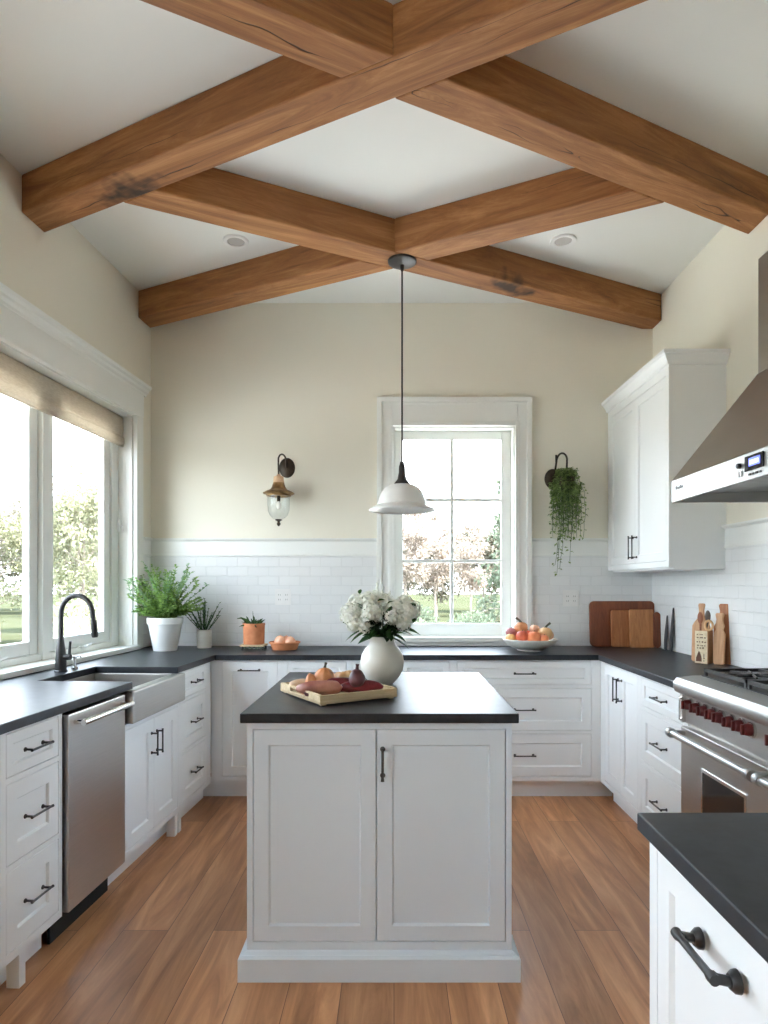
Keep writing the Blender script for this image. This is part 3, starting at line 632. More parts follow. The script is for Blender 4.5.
# filler between dishwasher and sink apron
# ------------------------------------------------------------ farmhouse sink
sk = left_thing('farmhouse_sink', 'stainless steel apron-front farmhouse sink below the left window', 'sink', 3.01, FD, 0)
sw = (3.632-3.01)*CS; b0 = (3.055-3.01)*CS-.006; b1 = (3.585-3.01)*CS+.006; yb = FD-.20
MB().box(0, sw, -.045, -.004, .735, .884).build('apron', M['steel'], sk, bevel=.008, seg=3)
mb = MB(); t = .012; zb_ = .732
mb.box(b0, b1, -.004, yb, zb_, zb_+t); mb.box(b0, b0+t, -.004, yb, zb_+t, .884); mb.box(b1-t, b1, -.004, yb, zb_+t, .884); mb.box(b0+t, b1-t, yb-t, yb, zb_+t, .884); mb.box(b0+t, b1-t, -.004, .012, zb_+t, .884)
mb.build('basin', M['steel'], sk, bevel=.003)
MB().lathe([(0, .003), (.03, .003), (.042, .001), (.043, -.001)], ((b0+b1)/2, yb/2, zb_+t+.001), 24).build('drain', M['steelh'], sk, smooth=True)
# faucet
fp = (-1.694, 3.356)
fo = thing('faucet', 'matte black pull-down gooseneck kitchen faucet beside the sink', 'faucet', (fp[0], fp[1], .92), -AL)
MB().lathe([(0, 0), (.031, 0), (.031, .006), (.027, .010), (.026, .06), (.022, .11), (.0135, .17), (.0135, .18)], n=28).build('base', M['black'], fo, smooth=True)
pts = [(0, 0, .16), (0, 0, .285)]
for i in range(1, 15):
    a = PI-PI*i/15*1.0; pts.append((.083+.083*math.cos(a), 0, .29+.098*math.sin(a)))
pts += [(.168, 0, .275), (.172, 0, .245)]
MB().tube(pts, .0125, 16).build('spout', M['black'], fo, smooth=True)
MB().tube([(.171, 0, .262), (.174, 0, .235), (.178, 0, .185), (.179, 0, .175)], [.015, .0155, .016, .013], 16).build('spray_head', M['black'], fo, smooth=True)
MB().tube([(0, -.0, .075), (.04, 0, .075), (.052, 0, .075)], [.017, .016, .014], 14).tube([(.045, 0, .085), (.047, 0, .13), (.05, 0, .155)], [.007, .006, .0065], 10).build('lever', M['black'], fo, smooth=True)
sd = thing('soap_pump', 'small chrome soap pump behind the black faucet', 'soap pump', (-1.665, 3.44, .92), -AL)
MB().lathe([(0, 0), (.016, 0), (.016, .012), (.009, .016), (.008, .06), (.010, .062), (.010, .072), (0, .073)], n=20).tube([(0, 0, .066), (.03, 0, .07), (.034, 0, .064)], .005, 8).build('pump_body', M['steelh'], sd, smooth=True)

# ------------------------------------------------------------ range
rg = thing('range_cooker', 'wide stainless steel gas range with red knobs on the right', 'range', (1.262, 2.90, 0), RZR)
rw = 1.12; rd = XR-1.262-.01
MB().box(0, rw, .03, rd, .1, .895).build('body', M['steel'], rg)
MB().box(0, rw, .012, .03, .76, .895).build('control_panel', M['steel'], rg, bevel=.002)
MB().extrude_x([(.03, .888), (-.012, .888), (-.028, .897), (-.036, .915), (-.034, .938), (-.018, .956), (.05, .964), (rd, .964), (rd, .888)], -.002, rw+.002).build('bullnose', M['steels'], rg, smooth=True)
MB().box(.02, rw-.02, .08, rd-.03, .9645, .968).build('cooktop', M['black'], rg)
MB().box(0, rw, rd-.025, rd, .964, 1.0).build('backguard', M['steel'], rg, bevel=.003)
for i in range(3):                 # three burner sections
    gx = .03+i*(rw-.06)/3; gw = (rw-.06)/3-.008; gy0, gy1 = .085, rd-.04
    g_ = MB(); zb2 = .985
    for yy in (gy0, (gy0+gy1)/2-.006, gy1-.012): g_.box(gx, gx+gw, yy, yy+.012, zb2, zb2+.014)
    for xx in (gx, gx+gw/2-.006, gx+gw-.012): g_.box(xx, xx+.012, gy0, gy1, zb2+.001, zb2+.015)
    for cy in (gy0+(gy1-gy0)*.25, gy0+(gy1-gy0)*.75):
        for an in range(8):
            a = an*PI/4+PI/8; g_.tube([(gx+gw/2+.03*math.cos(a), cy+.03*math.sin(a), zb2+.012), (gx+gw/2+.11*math.cos(a), cy+.10*math.sin(a), zb2+.010)], .005, 6)
    for xx in (gx+.003, gx+gw-.015):
        for yy in (gy0, gy1-.014): g_.box(xx, xx+.012, yy, yy+.012, .968, zb2)
    g_.build('grate', M['black'], rg)
    for cy in (gy0+(gy1-gy0)*.25, gy0+(gy1-gy0)*.75):
        MB().lathe([(0, .012), (.030, .011), (.036, .006), (.036, 0), (.050, 0), (.050, -.004)], (gx+gw/2, cy, .972), 24).build('burner', M['black'], rg, smooth=True)
kz = .848
for D_ in (2.83, 2.755, 2.69, 2.62, 2.56, 2.48, 2.41, 2.345, 2.19, 2.12, 2.05, 1.97):
    kx = 2.90-D_
    k = MB().lathe([(0, -.024), (.017, -.024), (.020, -.021), (.0225, -.003), (.0225, 0)], (kx, .004, kz), 24, axis='y').box(kx-.004, kx+.004, -.030, -.020, kz-.018, kz+.018).build('knob', M['knob'], rg, smooth=True)
    MB().lathe([(.0235, -.0), (.028, -.001), (.029, .008), (.029, .0085)], (kx, .004, kz), 24, axis='y').build('bezel', M['steelh'], k, smooth=True)
for (a, b) in ((.006, .695), (.702, rw-.006)):
    d_ = MB().box(a, b, -.004, .028, .115, .745).build('oven_door', M['steel'], rg, bevel=.004)
    h_ = MB(); hx0, hx1 = a+.015 if a > .1 else a-.01+.03, b-.012; hz = .722
    h_.tube([(hx0, -.062, hz), (hx1, -.062, hz)], .0145, 18)
    h_.lathe([(0, -.016), (.019, -.016), (.021, -.012), (.021, .012), (.019, .016), (0, .016)], (hx0+.012, -.062, hz), 18, axis='x')
    h_.lathe([(0, -.016), (.019, -.016), (.021, -.012), (.021, .012), (.019, .016), (0, .016)], (hx1-.012, -.062, hz), 18, axis='x')
    for t in (hx0+.014, hx1-.014): h_.tube([(t, -.004, hz), (t, -.062, hz)], .011, 12)
    h_.build('handle', M['steels'], d_, smooth=True)
    if a < .1:
        wf = MB(); wx0, wx1, wz0, wz1 = .215, .535, .32, .60
        wf.box(wx0-.012, wx1+.012, -.008, -.003, wz0-.012, wz0).box(wx0-.012, wx1+.012, -.008, -.003, wz1, wz1+.012).box(wx0-.012, wx0, -.008, -.003, wz0, wz1).box(wx1, wx1+.012, -.008, -.003, wz0, wz1)
        wfo = wf.build('window_trim', M['steelh'], d_); MB().box(wx0, wx1, -.006, -.003, wz0, wz1).build('oven_glass', M['blackglass'], d_)
for fx in (.03, rw-.07):
    MB().box(fx, fx+.04, .04, .08, 0, .1).build('foot', M['steelh'], rg)
MB().box(.0, rw, .07, .08, .015, .1).build('kick_panel', M['steel'], rg)
MB().box(.0, .018, -.004, .012, .762, .886).box(-.001, .02, -.012, -.003, .862, .872).box(-.001, .02, -.012, -.003, .770, .780).tube([(.009, -.012, .775), (.009, -.012, .868)], .004, 8).build('end_bracket', M['steelh'], rg)

# ------------------------------------------------------------ hood
ho = thing('range_hood', 'stainless steel pyramid range hood with a chimney on the right wall', 'range hood', (1.24, 2.95, 1.73), RZR)
hw_ = 1.10; hd = XR-1.24-.001; lip = .095
mb = MB(); t = .012
mb.box(0, hw_, 0, t, 0, lip); mb.box(0, hw_, hd-t, hd, 0, lip); mb.box(0, t, t, hd-t, 0, lip); mb.box(hw_-t, hw_, t, hd-t, 0, lip)
mb.build('rim', M['steels'], ho, bevel=.002)
cx0, cx1, cy0 = .30, .80, 1.46-1.24; ztop = 2.21-1.73
v = [(0, 0, lip), (hw_, 0, lip), (hw_, hd, lip), (0, hd, lip), (cx0, cy0, ztop), (cx1, cy0, ztop), (cx1, hd, ztop), (cx0, hd, ztop)]
MB().add(v, [(0, 1, 5, 4), (1, 2, 6, 5), (2, 3, 7, 6), (3, 0, 4, 7), (4, 5, 6, 7), (0, 3, 2, 1)]).build('canopy', M['hood'], ho)
MB().box(cx0+.001, cx1-.001, cy0+.001, hd-.001, ztop, 2.67-1.73).build('chimney', M['hood'], ho, bevel=.002)
ff = MB(); nb = 26
for i in range(nb):
    x_ = .03+i*(hw_-.06)/nb; ff.extrude_x([(.07, .035), (.07, .041), (hd-.05, .061), (hd-.05, .055)], x_, x_+(hw_-.06)/nb*.55)
ff.build('baffle_filter', M['steel'], ho); MB().box(t, hw_-t, t, hd-t, .07, .073).build('inner_liner', M['dark'], ho)
# controls on the rim: display, knob, mark
dxp = 2.95-2.325
dp = MB().box(dxp, dxp+.115, -.006, .001, .030, .082).build('display_panel', M['blackglass'], ho, bevel=.001)
MB().box(dxp+.03, dxp+.10, -.0075, -.0055, .044, .072).build('display_screen', M['display'], dp)
dg = MB()
for i in range(4): 
    q = dxp+.040+i*.014; dg.box(q, q+.009, -.0085, -.007, .060, .063).box(q, q+.002, -.0085, -.007, .050, .063).box(q+.007, q+.009, -.0085, -.007, .050, .063)
dg.build('display_digits', M['displit'], dp)
for i in range(4): MB().box(dxp+.02+i*.022, dxp+.032+i*.022, -.004, .001, .014, .021).build('button', M['black'], ho)
kb = MB().lathe([(0, -.012), (.008, -.012), (.010, -.009), (.010, 0)], (dxp-.04, 0, .058), 20, axis='y').build('control_knob', M['black'], ho, smooth=True)
MB().box(dxp-.056, dxp-.046, -.003, .001, .020, .040).box(dxp-.036, dxp-.026, -.003, .001, .020, .040).build('switch', M['steel'], ho)
mk = MB()
for i, (a, b) in enumerate(((.045, .016), (.068, .016), (.088, .012), (.104, .014))): mk.box(a, a+b, -.002, .001, .050, .050+(.010 if i % 2 else .015))
mk.build('maker_mark', M['black'], ho)

# ------------------------------------------------------------ pendant
pe = thing('pendant_lamp', 'white enamel dome pendant on a black cord from the beam crossing', 'pendant lamp', (.046, 3.757, 0), 0)
MB().lathe([(0, BZ0-.028), (.02, BZ0-.026), (.062, BZ0-.020), (.080, BZ0-.012), (.082, BZ0-.001), (0, BZ0-.001)], n=40).lathe([(0, BZ0-.06), (.008, BZ0-.058), (.011, BZ0-.045), (.012, BZ0-.025)], n=16).build('canopy', M['black'], pe, smooth=True)
MB().tube([(0, 0, BZ0-.05), (0, 0, 2.05)], .0048, 8).build('cord', M['black'], pe, smooth=True)
MB().lathe([(0, 2.062), (.012, 2.06), (.014, 2.045), (.018, 2.035), (.019, 2.0), (.024, 1.975), (.026, 1.962), (.040, 1.945), (.046, 1.936), (.046, 1.930), (0, 1.930)], n=28).build('socket', M['black'], pe, smooth=True)
sp = [(.044, 1.934), (.070, 1.928), (.098, 1.912), (.118, 1.888), (.130, 1.858), (.136, 1.832), (.140, 1.830), (.142, 1.822), (.140, 1.818), (.160, 1.806), (.186, 1.793), (.190, 1.789), (.189, 1.784)]
inner = [(r-.004, z-.003) for r, z in sp[::-1]]
MB().lathe(sp+inner, n=56).build('shade', M['enamel'], pe, smooth=True)
MB().blob((0, 0, 1.872), (.03, .03, .04)).build('bulb', M['plastic'], pe, smooth=True)

# ------------------------------------------------------------ sconces
def arc(c, rx, rz_, a0_, a1_, n=14, yy=None):
    return [(c[0]+rx*math.cos(a0_+(a1_-a0_)*i/n), c[1], c[2]+rz_*math.sin(a0_+(a1_-a0_)*i/n)) for i in range(n+1)]
so = thing('wall_sconce', 'bronze lantern wall sconce with a clear glass jar, left of the window', 'wall lamp', (-.773, YB, 0), 0, 'bronze arm wall sconces')
MB().lathe([(0, -.024), (.02, -.024), (.045, -.014), (.055, -.006), (.058, -.0005), (0, -.0005)], (0, 0, 2.205), 32, sy=1.25, axis='y').build('backplate', M['bronze'], so, smooth=True)
pts = [(0, -.015, 2.215), (0, -.03, 2.25)]
for i in range(13):
    a = PI*i/12; yy = -.085+.055*math.cos(a); pts.append((-.012+.0*i-.022*(i/12), yy, 2.262+.028*math.sin(a)+(.012 if 0 < i < 12 else 0)))
pts += [(-.036, -.14, 2.20), (-.036, -.14, 2.125)]
# arm swings sideways a little so the loop shows
pts = [(0, -.02, 2.20), (-.002, -.035, 2.235)]+[(-.018+.020*math.cos(PI*i/12), -.045-.095*i/12, 2.245+.040*math.sin(PI*i/12)) for i in range(13)]+[(-.038, -.14, 2.20), (-.036, -.14, 2.13)]
MB().tube(pts, .0062, 10).build('arm', M['bronze'], so, smooth=True)
lc = (-.036, -.14, 0)
MB().lathe([(0, 2.135), (.012, 2.134), (.014, 2.126), (.034, 2.118), (.036, 2.095), (.040, 2.07)], lc, 28).build('collar', M['copper'], so, smooth=True)
MB().lathe([(.039, 2.076), (.048, 2.045), (.060, 2.028), (.085, 2.018), (.106, 2.006), (.110, 2.002), (.106, 1.998), (.094, 1.994), (.086, 1.988), (.086, 1.982), (.076, 1.982), (.074, 1.99), (0, 1.995)], lc, 36).build('cap', M['brass'], so, smooth=True)
MB().lathe([(.078, 1.982), (.079, 1.93), (.076, 1.885), (.064, 1.85), (.044, 1.828), (.018, 1.815), (.016, 1.818), (.042, 1.832), (.062, 1.853), (.073, 1.887), (.076, 1.93), (.075, 1.982)], lc, 36).build('glass_jar', M['lglass'], so, smooth=True)
MB().lathe([(0, 1.822), (.020, 1.820), (.026, 1.814), (.010, 1.806), (.008, 1.80), (.013, 1.792), (.013, 1.784), (.006, 1.774), (0, 1.770)], lc, 20).build('finial', M['bronze'], so, smooth=True)
MB().tube([(lc[0], lc[1], 1.985), (lc[0], lc[1], 1.945)], .012, 12).build('lamp_holder', M['bronze'], so, smooth=True)
MB().blob((lc[0], lc[1], 1.918), (.018, .018, .028)).build('bulb', M['bulb'], so, smooth=True)
s2 = thing('plant_bracket', 'bronze gooseneck wall bracket carrying the trailing plant, right of the window', 'wall bracket', (1.147, YB, 0), 0, 'bronze arm wall sconces')
MB().lathe([(0, -.022), (.02, -.022), (.045, -.014), (.058, -.006), (.060, -.0005), (0, -.0005)], (0, 0, 2.125), 32, sy=1.2, axis='y').build('backplate', M['bronze'], s2, smooth=True)
pts = [(0, -.018, 2.14), (.012, -.03, 2.19), (.018, -.035, 2.24)]+[(.045-.027*math.cos(PI*i/12), -.04-.08*i/12, 2.25+.045*math.sin(PI*i/12)) for i in range(13)]+[(.070, -.125, 2.21), (.068, -.125, 2.17)]
MB().tube(pts, .007, 10).build('arm', M['bronze'], s2, smooth=True)
MB().tube([(.018, -.035, 2.24), (.016, -.036, 2.292)], [.008, .007], 10).build('finial', M['bronze'], s2, smooth=True)
# trailing plant
random.seed(5)
hp = thing('hanging_plant', 'trailing green vine plant hanging from the bracket right of the window', 'plant', (1.147+.068, YB-.125, 0), 0)
MB().lathe([(0, 2.02), (.035, 2.025), (.052, 2.06), (.058, 2.11), (.056, 2.115), (.048, 2.11), (0, 2.09)], n=24).build('pot', M['bronze'], hp, smooth=True)
MB().tube([(0, 0, 2.19), (0, 0, 2.165)], .004, 8).tube([(0, 0, 2.168), (.05, 0, 2.112)], .0025, 6).tube([(0, 0, 2.168), (-.05, 0, 2.112)], .0025, 6).build('hanger', M['bronze'], hp)
lf = MB(); stm = MB()
for i in range(64):
    a = random.uniform(0, 2*PI); r0 = random.uniform(.0, .04); p = Vector((r0*math.cos(a), r0*math.sin(a), 2.11))
    out = random.uniform(.02, .105); ln = random.choice([.12, .2, .28, .34, .40, .46]) if i > 5 else .58+.03*i
    if i <= 5: out = random.uniform(.01, .05)
    pts = []; n = 12
    for k in range(n+1):
        t = k/n; rr = out*min(1, t*2.5); q = p+Vector((math.cos(a)*rr, min(.08, math.sin(a)*rr), .06*math.sin(min(1, t*3)*PI)*(1 if k < 5 else .5)-ln*t*t*.4-ln*.6*max(0, t-.15)))
        q += Vector((random.uniform(-.008, .008), random.uniform(-.006, .006), 0))
        if q.z < 1.72: q.x -= (1.72-q.z)*.1
        pts.append(q)
    stm.tube(pts, .0013, 4, caps=False)
    dens = 3
    for k in range(1, n+1):
        for _ in range(dens if pts[k].z > 1.85 else 2):
            an = random.uniform(0, 2*PI); lf.leaf(pts[k]+Vector((random.uniform(-.01, .01), 0, random.uniform(-.012, .012))), (math.cos(an), math.sin(an), random.uniform(-.7, .3)), random.uniform(.018, .034), random.uniform(.013, .02))
for (x_, z_, L__) in ((-.10, 1.985, .05), (.105, 1.86, .03), (.09, 1.80, .045), (-.095, 1.87, .04)):
    for _ in range(3): lf.leaf((x_+random.uniform(-.015, .015), random.uniform(-.03, .03), z_+random.uniform(-.015, .015)), (random.uniform(-1, 1), random.uniform(-.3, .3), random.uniform(-.4, .4)), L__*.7, .018)
    stm.tube([(x_*.5, 0, z_+.06), (x_, 0, z_)], .0012, 4, caps=False)
o_ = lf.build('leaves', M['leafvine'], hp); stm.build('stems', M['leafdark'], hp)

# ------------------------------------------------------------ outlets
def outlet(x_, z_, label):
    o = thing('wall_outlet', label, 'outlet', (x_, YB-.008, z_), 0, 'white outlets in the backsplash')
    MB().box(-.058, .058, -.006, 0, -.058, .058).build('cover_plate', M['plastic'], o, bevel=.003)
    for s_ in (-.025, .025):
        r = MB().box(s_-.017, s_+.017, -.0085, -.005, -.034, .034).build('receptacle', M['plastic'], o, bevel=.002)
        q = MB()
        for zz in (-.018, .016): q.box(s_-.007, s_-.005, -.009, -.008, zz-.005, zz+.005).box(s_+.005, s_+.007, -.009, -.008, zz-.005, zz+.005)
        q.build('slots', M['dark'], r)
    return o
outlet(-.80, 1.272, 'white double wall outlet above the terracotta dish')
outlet(1.275, 1.262, 'white double wall outlet between fruit bowl and cutting boards')

# ------------------------------------------------------------ potted plants on the back counter
CT = .9205
def pot_profile(r0, r1, h, rim=.0, th=.006):
    return [(0, 0), (r0, 0), (r0+.002, .004), (r1-.004, h-rim-.004)] + ([(r1-.002, h-rim), (r1+.004, h-rim+.002), (r1+.005, h-.002), (r1+.002, h)] if rim else [(r1, h)]) + [(r1-th, h), (r1-th-.002, h-.02), (0, h-.022)]
random.seed(11)
p1 = thing('potted_plant', 'large leafy green plant in a white tapered pot in the left corner', 'plant', (-1.535, 4.43, CT), 0)
MB().lathe(pot_profile(.075, .112, .222, rim=.045), n=40).build('pot', M['enamel'], p1, smooth=True)
MB().lathe([(0, .208), (.103, .203)], n=24).build('soil', M['soil'], p1)
lf = MB(); pf = MB(); stm = MB()
for i in range(95):
    a = random.uniform(0, 2*PI); el = random.uniform(.35, 1.5); ln = random.uniform(.16, .34)
    far = i > 62
    if far: ln = random.uniform(.28, .42); el = random.uniform(.75, 1.45)
    dx_ = Vector((math.cos(a)*math.cos(el), math.sin(a)*math.cos(el)*.62, math.sin(el)))
    p = Vector((math.cos(a)*.05*random.random(), math.sin(a)*.05*random.random(), .205)); n = 11; pts = [p]
    d = dx_.copy()
    for k in range(n):
        d = (d+Vector((random.uniform(-.06, .06), random.uniform(-.06, .06), -.03-.035*(k/n)))).normalized(); q = pts[-1]+d*ln/n
        q.x = max(q.x, -.19) if q.y > .0 or True else q.x; q.y = min(q.y, .24); q.x = min(q.x, .23); pts.append(q)
    stm.tube(pts, [.0022]+[.0014]*n, 4, caps=False)
    tgt = pf if (far and random.random() < .5) else lf
    for k in range(2, n+1):
        t_ = (pts[k]-pts[k-1]).normalized(); sd_ = t_.cross(Vector((0, 0, 1))); sd_ = sd_.normalized() if sd_.length > .01 else Vector((1, 0, 0))
        for sgn in (-1, 1):
            for _ in range(2): tgt.leaf(pts[k]-t_*random.uniform(0, ln/n), t_*.6+sd_*sgn*random.uniform(.6, 1.2)+Vector((0, 0, random.uniform(-.3, .5))), random.uniform(.02, .036), random.uniform(.011, .018))
for i in range(900):
    d = Vector((random.gauss(0, 1), random.gauss(0, 1), random.gauss(0, .8))).normalized(); q = Vector((d.x*.15, d.y*.12, .27+abs(d.z)*.13-.02))*1.0
    q = Vector((q.x*random.uniform(.5, 1), q.y*random.uniform(.5, 1), .22+(q.z-.22)*random.uniform(.3, 1)))
    lf.leaf(q, d+Vector((random.uniform(-.7, .7), random.uniform(-.7, .7), random.uniform(0, .9))), random.uniform(.022, .038), random.uniform(.014, .022))
lf.build('leaves', M['leaf'], p1); pf.build('pale_leaves', M['leafpale'], p1, label='paler grey-green leaves'); stm.build('stems', M['leaf'], p1)

p2 = thing('potted_plant', 'small herb plant with upright stems in a small white pot', 'plant', (-1.325, 4.61, CT), 0)
MB().lathe(pot_profile(.047, .055, .128), n=32).build('pot', M['ceramic'], p2, smooth=True)
MB().lathe([(0, .118), (.049, .114)], n=20).build('soil', M['soil'], p2)
lf = MB(); stm = MB()
for i in range(26):
    a = random.uniform(0, 2*PI); el = random.uniform(.75, 1.5); ln = random.uniform(.12, .23); p = Vector((math.cos(a)*.025*random.random(), math.sin(a)*.025*random.random(), .115))
    d = Vector((math.cos(a)*math.cos(el), math.sin(a)*math.cos(el)*.5, math.sin(el))); pts = [p+d*ln*k/6+Vector((0, 0, 0)) for k in range(7)]
    stm.tube(pts, [.0025]*6+[.001], 5, caps=False)
    for k in range(1, 7):
        for _ in range(3):
            an = random.uniform(0, 2*PI); lf.leaf(pts[k], d*.9+Vector((math.cos(an), math.sin(an), .2))*.6, random.uniform(.014, .026), random.uniform(.006, .010))
lf.build('leaves', M['leafgray'], p2); stm.build('stems', M['leafdark'], p2)

# terracotta pot on a small trivet
tv = thing('trivet', 'low dark trivet under the terracotta pot', 'trivet', (-.955, 4.50, CT), 0)
q = MB().box(-.082, .082, -.07, .07, .024, .036); q.build('top', M['traywood'], tv, bevel=.003)
for sx in (-1, 1):
    for sy in (-1, 1): MB().tube([(sx*.07, sy*.058, 0), (sx*.066, sy*.054, .026)], .006, 8).build('foot', M['black'], tv)
q = MB()
for i in range(5): q.tube([(-.06+.03*i, -.066, .01), (-.045+.03*i, -.066, .022), (-.03+.03*i, -.066, .01)], .003, 6)
q.build('scrollwork', M['leafdark'], tv)
p3 = thing('potted_plant', 'small succulent in a terracotta cylinder pot standing on a trivet', 'plant', (-.955, 4.50, CT+.0365), 0)
MB().lathe([(0, 0), (.066, 0), (.070, .003), (.073, .125), (.076, .127), (.076, .142), (.070, .142), (.068, .128), (0, .126)], n=36).build('pot', M['terra'], p3, smooth=True)
lf = MB()
for i in range(22):
    a = random.uniform(0, 2*PI); el = random.uniform(.25, 1.4); L_ = random.uniform(.05, .11); w_ = .014
    d = Vector((math.cos(a)*math.cos(el), math.sin(a)*math.cos(el), math.sin(el))); s_ = d.cross(Vector((0, 0, 1))).normalized()
    pts = [Vector((math.cos(a)*.03, math.sin(a)*.03, .125))+d*L_*k/4+Vector((0, 0, -.012*(k/4)**2*2)) for k in range(5)]
    lf.tube(pts, [.006, .007, .006, .004, .0008], 6)
lf.tube([(-.02, 0, .125), (-.05, -.01, .165), (-.085, -.01, .178), (-.115, -.01, .172)], [.006, .008, .006, .001], 6)
lf.tube([(0, 0, .125), (-.005, 0, .18), (-.008, 0, .225)], [.004, .003, .0008], 6)
lf.build('leaves', M['leafdark'], p3, smooth=True)
MB().lathe([(0, .131), (.067, .129)], n=20).build('soil', M['soil'], p3)
# terracotta dish with three onions
MB_ = MB().lathe([(0, 0), (.082, 0), (.086, .006), (.098, .04), (.106, .044), (.107, .052), (.100, .054), (.094, .046), (.080, .014), (0, .010)], n=40)
o = tag(MB_.build('shallow_dish', M['terra'], smooth=True), 'shallow terracotta dish right of the terracotta pot', 'dish'); place(o, (-.745, 4.50, CT))
def onionfn(d, a, th): return 1+.04*math.cos(8*a)*math.sin(th)+(.10*max(0, d.z)**6)
for (x_, y_, r, lab, mt) in ((-.775, 4.49, .039, 'peach-coloured bulb in the terracotta dish, left one', 'f_peach'), (-.705, 4.485, .036, 'peach-coloured bulb in the terracotta dish, right one', 'f_peach'), (-.742, 4.545, .036, 'peach-coloured bulb in the terracotta dish, rear one', 'f_peach')):
    o = thing('onion', lab, 'onion', (x_, y_, CT+.016+r), 0, 'bulbs in the terracotta dish')
    MB().blob((0, 0, 0), (r, r, r*.95), fn=onionfn).build('bulb', M[mt], o, smooth=True); MB().tube([(0, 0, r*.85), (.002, 0, r*1.15)], [.005, .002], 6).build('tip', M['f_tan'], o)

# ------------------------------------------------------------ fruit bowl
bc = (.915, 4.44)
o = tag(MB().lathe([(0, 0), (.085, 0), (.088, .008), (.10, .012), (.145, .034), (.176, .062), (.182, .075), (.179, .078), (.172, .070), (.14, .044), (.09, .022), (0, .018)], n=56).build('fruit_bowl', M['ceramic'], smooth=True), 'wide cream ceramic bowl piled with fruit right of the window', 'bowl'); place(o, (bc[0], bc[1], CT))
FR = [(-.135, -.02, .082, .034, 'f_yellow', 'yellow-orange fruit low at the left rim of the bowl'), (-.122, .03, .118, .036, 'f_purple', 'purple-pink plum at the left of the fruit bowl'),
      (-.062, -.055, .100, .042, 'f_red', 'red-orange fruit second from left in front of the bowl'), (-.055, .03, .150, .046, 'f_onion', 'tan-orange fruit at the top of the pile'),
      (.012, -.07, .092, .048, 'f_orange', 'large orange fruit front and centre in the bowl'), (.035, .02, .140, .035, 'f_peach', 'peach fruit behind the central orange fruit'),
      (.098, -.02, .115, .048, 'f_tan', 'tan ribbed gourd at the right of the bowl'), (.075, -.085, .082, .032, 'f_orange', 'small orange fruit right of the big front one'),
      (.136, .035, .098, .033, 'f_peach', 'peach fruit at the right rim of the bowl'), (.0, .09, .095, .040, 'f_red', 'reddish fruit at the back of the bowl'), (-.075, .085, .095, .040, 'f_orange', 'orange fruit at the back left of the bowl')]
for (x_, y_, z_, r, mt, lab) in FR:
    o = thing('fruit', lab, 'fruit', (bc[0]+x_, bc[1]+y_, CT+z_), 0, 'fruit in the cream bowl')
    rib = (lambda d, a, th: 1+.025*math.cos(8*a)*math.sin(th)-.12*abs(d.z)**5) if mt in ('f_tan', 'f_orange') else (lambda d, a, th: 1-.10*max(0, d.z)**8)
    MB().blob((0, 0, 0), (r, r, r*.92), n=28, fn=rib, jit=.05, seed=r*100+x_*10).build('flesh', M[mt], o, smooth=True)
    if mt in ('f_onion', 'f_tan'):
        sx = -1 if mt == 'f_onion' else 1
        MB().tube([(0, 0, r*.75), (sx*.012, 0, r*1.1), (sx*.034, 0, r*1.45)], [.009, .007, .008], 8).build('stem', M['stem'], o, smooth=True)
    else: MB().tube([(0, 0, r*.8), (.003, 0, r*1.02)], [.003, .002], 6).build('stem', M['stem'], o)

# ------------------------------------------------------------ cutting boards at the back right
def rboard(w_, h_, t_, r_, n=6):
    pts = []
    for (cx_, cz_, a0_) in ((w_/2-r_, h_-r_, 0), (-w_/2+r_, h_-r_, PI/2), (-w_/2+r_, r_, PI), (w_/2-r_, r_, 1.5*PI)):
        for i in range(n+1): a = a0_+PI/2*i/n; pts.append((cx_+r_*math.cos(a), cz_+r_*math.sin(a)))
    return xzprism(pts, 0, t_)
def xzprism(pts, y0, y1):
    mb = MB(); n = len(pts)
    return mb.add([(p[0], y0, p[1]) for p in pts]+[(p[0], y1, p[1]) for p in pts], [tuple(range(n)), tuple(range(n, 2*n))[::-1]]+[(i, n+i, n+(i+1) % n, (i+1) % n) for i in range(n)])
def lean(o, loc, tilt, rz=0): o.location = loc; o.rotation_euler = (tilt, 0, rz); return o
def bboard(x_, y_, w_, h_, t_, r_, mt, lab, tilt=-.09, groove=False):
    th = thing('cutting_board', lab, 'cutting board', (x_, y_, CT), 0, 'cutting boards leaning in the right corner'); th.rotation_euler = (tilt, 0, 0)
    rboard(w_, h_, t_, r_).build('board', M[mt], th, bevel=.004)
    return th
bboard(1.632, 4.695, .468, .325, .022, .035, 'board_red', 'largest dark reddish-brown cutting board, rearmost in the right corner')
bboard(1.645, 4.658, .215, .262, .018, .018, 'board_mid', 'medium brown cutting board, middle of the leaning stack')
bboard(1.742, 4.622, .172, .268, .018, .012, 'board_honey', 'lighter brown cutting board, front of the leaning stack')
bboard(1.838, 4.60, .05, .25, .012, .028, 'board_red', 'narrow brown board at the right end of the leaning stack', tilt=-.05)
for (y_, h_, lab) in ((4.47, .235, 'slim dark paddle leaning on the right wall, farther and shorter one'), (4.38, .29, 'slim dark paddle leaning on the right wall, nearer and taller one')):
    th = thing('serving_paddle', lab, 'paddle', (1.832, y_, CT), 0, 'slim dark paddles on the right wall'); th.rotation_euler = (-.06, 0, RZR)
    xzprism([(-.017, 0), (.017, 0), (.021, h_*.25), (.019, h_*.5), (.011, h_*.75), (.006, h_*.93), (0, h_), (-.006, h_*.93), (-.011, h_*.75), (-.019, h_*.5), (-.021, h_*.25)], 0, .010).build('blade', M['board_dark'], th, bevel=.003)

